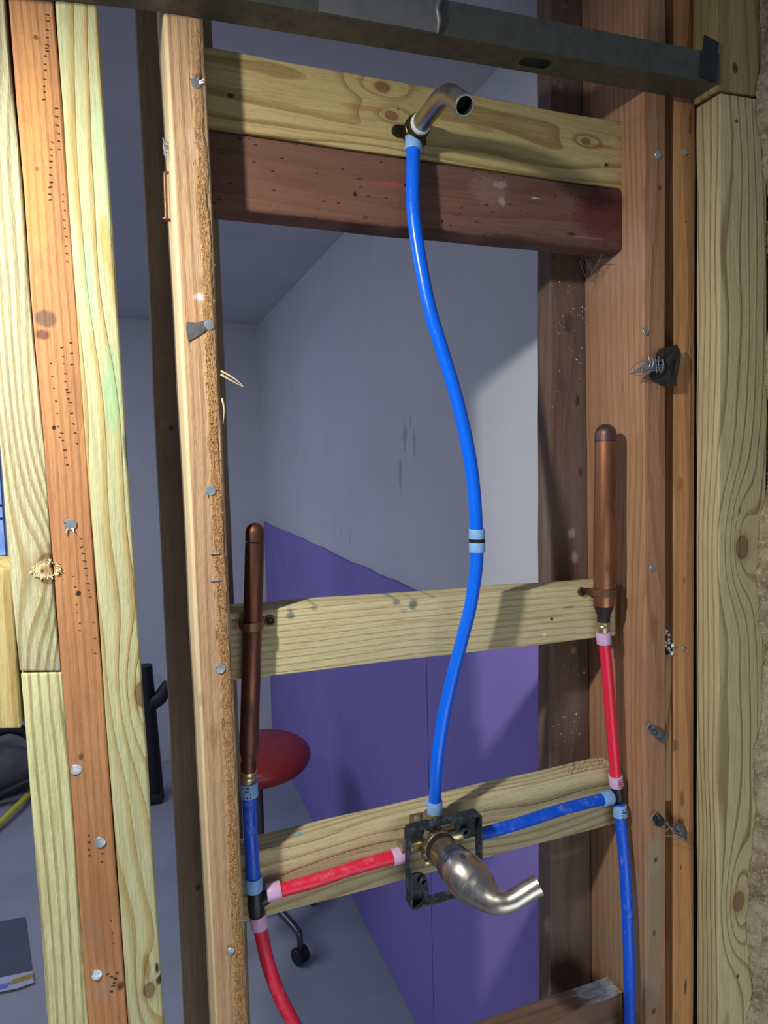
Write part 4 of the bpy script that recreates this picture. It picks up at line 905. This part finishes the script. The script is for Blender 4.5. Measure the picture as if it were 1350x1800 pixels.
# insulation batt right of the pine post
def ins_mat():
    m = NT('brown_insulation'); co = m.coord(); n = m.noise(m.scale(co, (30, 30, 30)), 1.0, 5.0, 0.65); n2 = m.noise(m.scale(co, (160, 160, 160)), 1.0, 4.0, 0.7)
    c = m.mix(m.sstep(n, 0.35, 0.65), s2l((172, 156, 130)), s2l((122, 102, 80))); c = m.mix(m.sstep(n2, 0.5, 0.7, 0, .6), c, s2l((206, 192, 168)))
    return m.out(c, 0.95, 0, m.bump(n2, 1.0, .004))
M['ins'] = ins_mat()
bm = bmesh.new(); nz, nx = 240, 40; grid = []
for i in range(nz+1):
    z = 0.02+(EYE+0.66-0.02)*i/nz; row = []
    ex = 0.802+0.018*noise.noise(Vector((0, 5, z*6)))+0.010*noise.noise(Vector((0, 9, z*22)))+0.004*noise.noise(Vector((0, 2, z*80)))
    ex -= 0.006 if z < EYE-0.42 else 0.0
    ex -= 0.030*min(1, max(0, (z-EYE-0.34)/0.08))
    for j in range(nx+1):
        t = j/nx; x = ex+t*0.16
        y = HY-0.004-0.030*math.sin(min(t*3.2, 1)*math.pi/2)**.7+0.018*noise.noise(Vector((x*28, 0, z*22)))+0.008*noise.noise(Vector((x*90, 3, z*80)))
        if j == 0: y = HY-0.001
        if EYE+0.01 > z > EYE-0.06 and False: y += .02
        row.append(bm.verts.new((x, y, z)))
    row.append(bm.verts.new((ex+.16, HY+.09, z))); row.append(bm.verts.new((.816, HY+.09, z))); row.append(bm.verts.new((.816, HY-.0005, z)))
    grid.append(row)
w = nx+4
for a, b in zip(grid[:-1], grid[1:]):
    for j in range(w): bm.faces.new((a[j], a[(j+1) % w], b[(j+1) % w], b[j]))
bm.faces.new(grid[0]); bm.faces.new(grid[-1][::-1]); bmesh.ops.recalc_face_normals(bm, faces=bm.faces)
ins = from_bm('insulation', bm, M['ins']); tag(ins, 'fluffy brown insulation batt at the right edge beside the pine post', 'insulation', kind='stuff')
bm = bmesh.new()
for k in range(9000):
    i = R.randrange(nz); j = min(nx-1, int(abs(R.gauss(0, 6)))); v = Vector(ins.data.vertices[i*w+j].co)+Vector((R.uniform(-.003, .003), -.0005, R.uniform(-.004, .004)))
    u = Vector((R.gauss(-.5, .7), -abs(R.gauss(.4, .4)), R.gauss(0, .8))).normalized(); L = R.uniform(.002, .007); s = Vector((0, .00012, .00016))
    mid = v+u*L*.6+Vector((R.gauss(0, .001), 0, R.gauss(0, .001)))
    a, b, c, d, e = v-s, v+s, mid+s, mid-s, v+u*L+Vector((0, 0, R.gauss(0, .0015)))
    V = [bm.verts.new(q) for q in (a, b, c, d, e)]; bm.faces.new((V[0], V[1], V[2], V[3])); bm.faces.new((V[3], V[2], V[4]))
_kid(tag(from_bm('loose_fibres', bm, plain('insulation_fibre', (196, 176, 148), .9), smooth=False), kind='stuff'), ins)

# ---------------- things in the far room ----------------
sx, sy, sz = 0.335, 2.14, 0.64
st = empty('swivel_stool', (sx, sy, 0))
def sp(name, f, mat, parent=None, smooth=True):
    bm = bmesh.new(); f(bm); return _kid(from_bm(name, bm, mat, smooth=smooth), parent or st)
sp('seat', lambda bm: add_lathe(bm, (sx, sy, sz-.075), (0, 0, 1), [(0, .13), (.004, .155), (.016, .168), (.036, .176), (.054, .172), (.068, .155), (.076, .12), (.079, .06), (.080, .01)], 56), M['seat'])
sp('seat_pan', lambda bm: add_lathe(bm, (sx, sy, sz-.095), (0, 0, 1), [(0, .05), (.004, .10), (.020, .11)], 32), M['black'])
sp('post', lambda bm: (add_lathe(bm, (sx, sy, .16), (0, 0, 1), [(0, .026), (.12, .026), (.125, .015), (.39, .015)], 24)), M['chrome_dull'])
sp('hub', lambda bm: add_lathe(bm, (sx, sy, .09), (0, 0, 1), [(0, .03), (.01, .04), (.06, .036), (.07, .028)], 28), M['chrome_dull'])
cpos = onZ(527, 1690, 0.0)
base_a = math.atan2(cpos.y-sy, cpos.x-sx); Rl = math.hypot(cpos.x-sx, cpos.y-sy)
for k in range(4):
    a = base_a+k*math.pi/2; u = Vector((math.cos(a), math.sin(a), 0)); c = Vector((sx, sy, 0)); RL = max(Rl, .2)
    leg = sp('leg', lambda bm: add_tube(bm, [c+u*.02+Vector((0, 0, .125)), c+u*RL*.6+Vector((0, 0, .115)), c+u*RL*.93+Vector((0, 0, .10)), c+u*RL+Vector((0, 0, .088)), c+u*RL+Vector((0, 0, .045))], [.014, .012, .011, .010, .009], 14, smooth_n=4), M['chrome_dull'])
    v = Vector((-u.y, u.x, 0)); q = c+u*RL+Vector((0, 0, .0255))
    def cast(bm):
        add_lathe(bm, q-v*.022, v, [(0, .012), (.001, .022), (.005, .0255), (.015, .0255), (.019, .020), (.025, .020), (.029, .0255), (.039, .0255), (.043, .022), (.044, .012)], 26)
    sp('caster', cast, M['black'], leg)
tag(st, 'stool with round red seat and castered legs on the far room floor', 'stool')

# black stand leaning in the far left corner gap
c = onZ(272, 1405, 0.0); stand = empty('black_stand', c)
h = onY(268, 1168, c.y).z
for nm, f in (('column', lambda bm: add_tube(bm, [c+Vector((-.012, 0, .0)), c+Vector((-.012, 0, h*.5)), c+Vector((-.012, 0, h))], [.055, .045, .035], 20)),
              ('side_arm', lambda bm: add_tube(bm, [c+Vector((0, 0, h*.72)), c+Vector((.05, -.01, h*.76)), c+Vector((.085, -.01, h*.86))], [.04, .035, .02], 16, smooth_n=4)),
              ('foot', lambda bm: add_box(bm, c+Vector((-.08, -.06, 0)), c+Vector((.035, .06, .05)), .01))):
    bm = bmesh.new(); f(bm); _kid(from_bm(nm, bm, M['black']), stand)
tag(stand, 'black upright stand seen in the gap between green-streaked stud and dark board', 'stand')
# black tool bag with a curved handle, lower left
c = onZ(-20, 1400, 0.0); bag = empty('tool_bag', c)
def shell(bm):
    bmesh.ops.create_uvsphere(bm, u_segments=36, v_segments=18, radius=1, matrix=Matrix.Translation(c+Vector((-.02, -.02, .13))) @ Matrix.Diagonal((.26, .10, .125, 1)))
bm = bmesh.new(); shell(bm); _kid(from_bm('bag_body', bm, plain('grey_bag_cloth', (96, 94, 98), .85, 0, 14, .6, .5, 40, .004)), bag)
bm = bmesh.new(); pz = [onY(x, y, c.y) for x, y in ((-60, 1330), (-20, 1296), (10, 1281), (38, 1284), (60, 1300), (70, 1330))]
add_tube(bm, pz, .026, 14, smooth_n=6); _kid(from_bm('handle', bm, M['black']), bag)
bm = bmesh.new(); pz = [onY(x, y, c.y-.14) for x, y in ((-60, 1432), (-10, 1404), (30, 1384), (70, 1366))]
add_tube(bm, pz, .022, 14, smooth_n=6); _kid(from_bm('strap', bm, M['black']), bag)
tag(bag, 'grey and black tool bag on the far room floor at the left edge', 'bag')
bm = bmesh.new(); Ye = c.y-.42
add_tube(bm, [onZ(-60, 1500, .02), onZ(0, 1446, .03), onZ(30, 1417, .035), onZ(60, 1388, .03), onZ(110, 1350, .02)], .013, 14, smooth_n=8)
tag(from_bm('yellow_hose', bm, M['yellow']), 'bright yellow hose on the far room floor, seen left of the lower pine stud', 'hose')
mat_ = empty('rubber_mat', onZ(20, 1680, 0))
bm = bmesh.new(); add_prism(bm, [onZ(x, y, .002) for x, y in ((-90, 1640), (44, 1614), (58, 1724), (-80, 1760))], (0, 0, .006)); _kid(from_bm('mat_sheet', bm, plain('dark_grey_sheet', (88, 92, 108), .7, 0, 10, .2), smooth=False), mat_)
bm = bmesh.new(); add_prism(bm, [onZ(x, y, .0085) for x, y in ((-80, 1760), (-80, 1736), (57, 1707), (60, 1727), (30, 1738), (10, 1742))], (0, 0, .001)); e = _kid(from_bm('edge_label', bm, plain('pale_label', (186, 190, 206), .6), smooth=False), mat_)
bm = bmesh.new(); add_prism(bm, [onZ(x, y, .0098) for x, y in ((22, 1722), (57, 1711), (58, 1719), (18, 1732))], (0, 0, .0003)); _kid(from_bm('gold_print', bm, plain('gold_print', (168, 144, 52), .6), smooth=False), e)
bm = bmesh.new(); add_prism(bm, [onZ(x, y, .0098) for x, y in ((-60, 1744), (20, 1726), (12, 1737), (-60, 1754))], (0, 0, .0003)); _kid(from_bm('blue_print', bm, plain('blue_print', (110, 120, 200), .6), smooth=False), e)
tag(mat_, 'flat dark grey sheet with a blue and gold edge label on the floor', 'sheet')
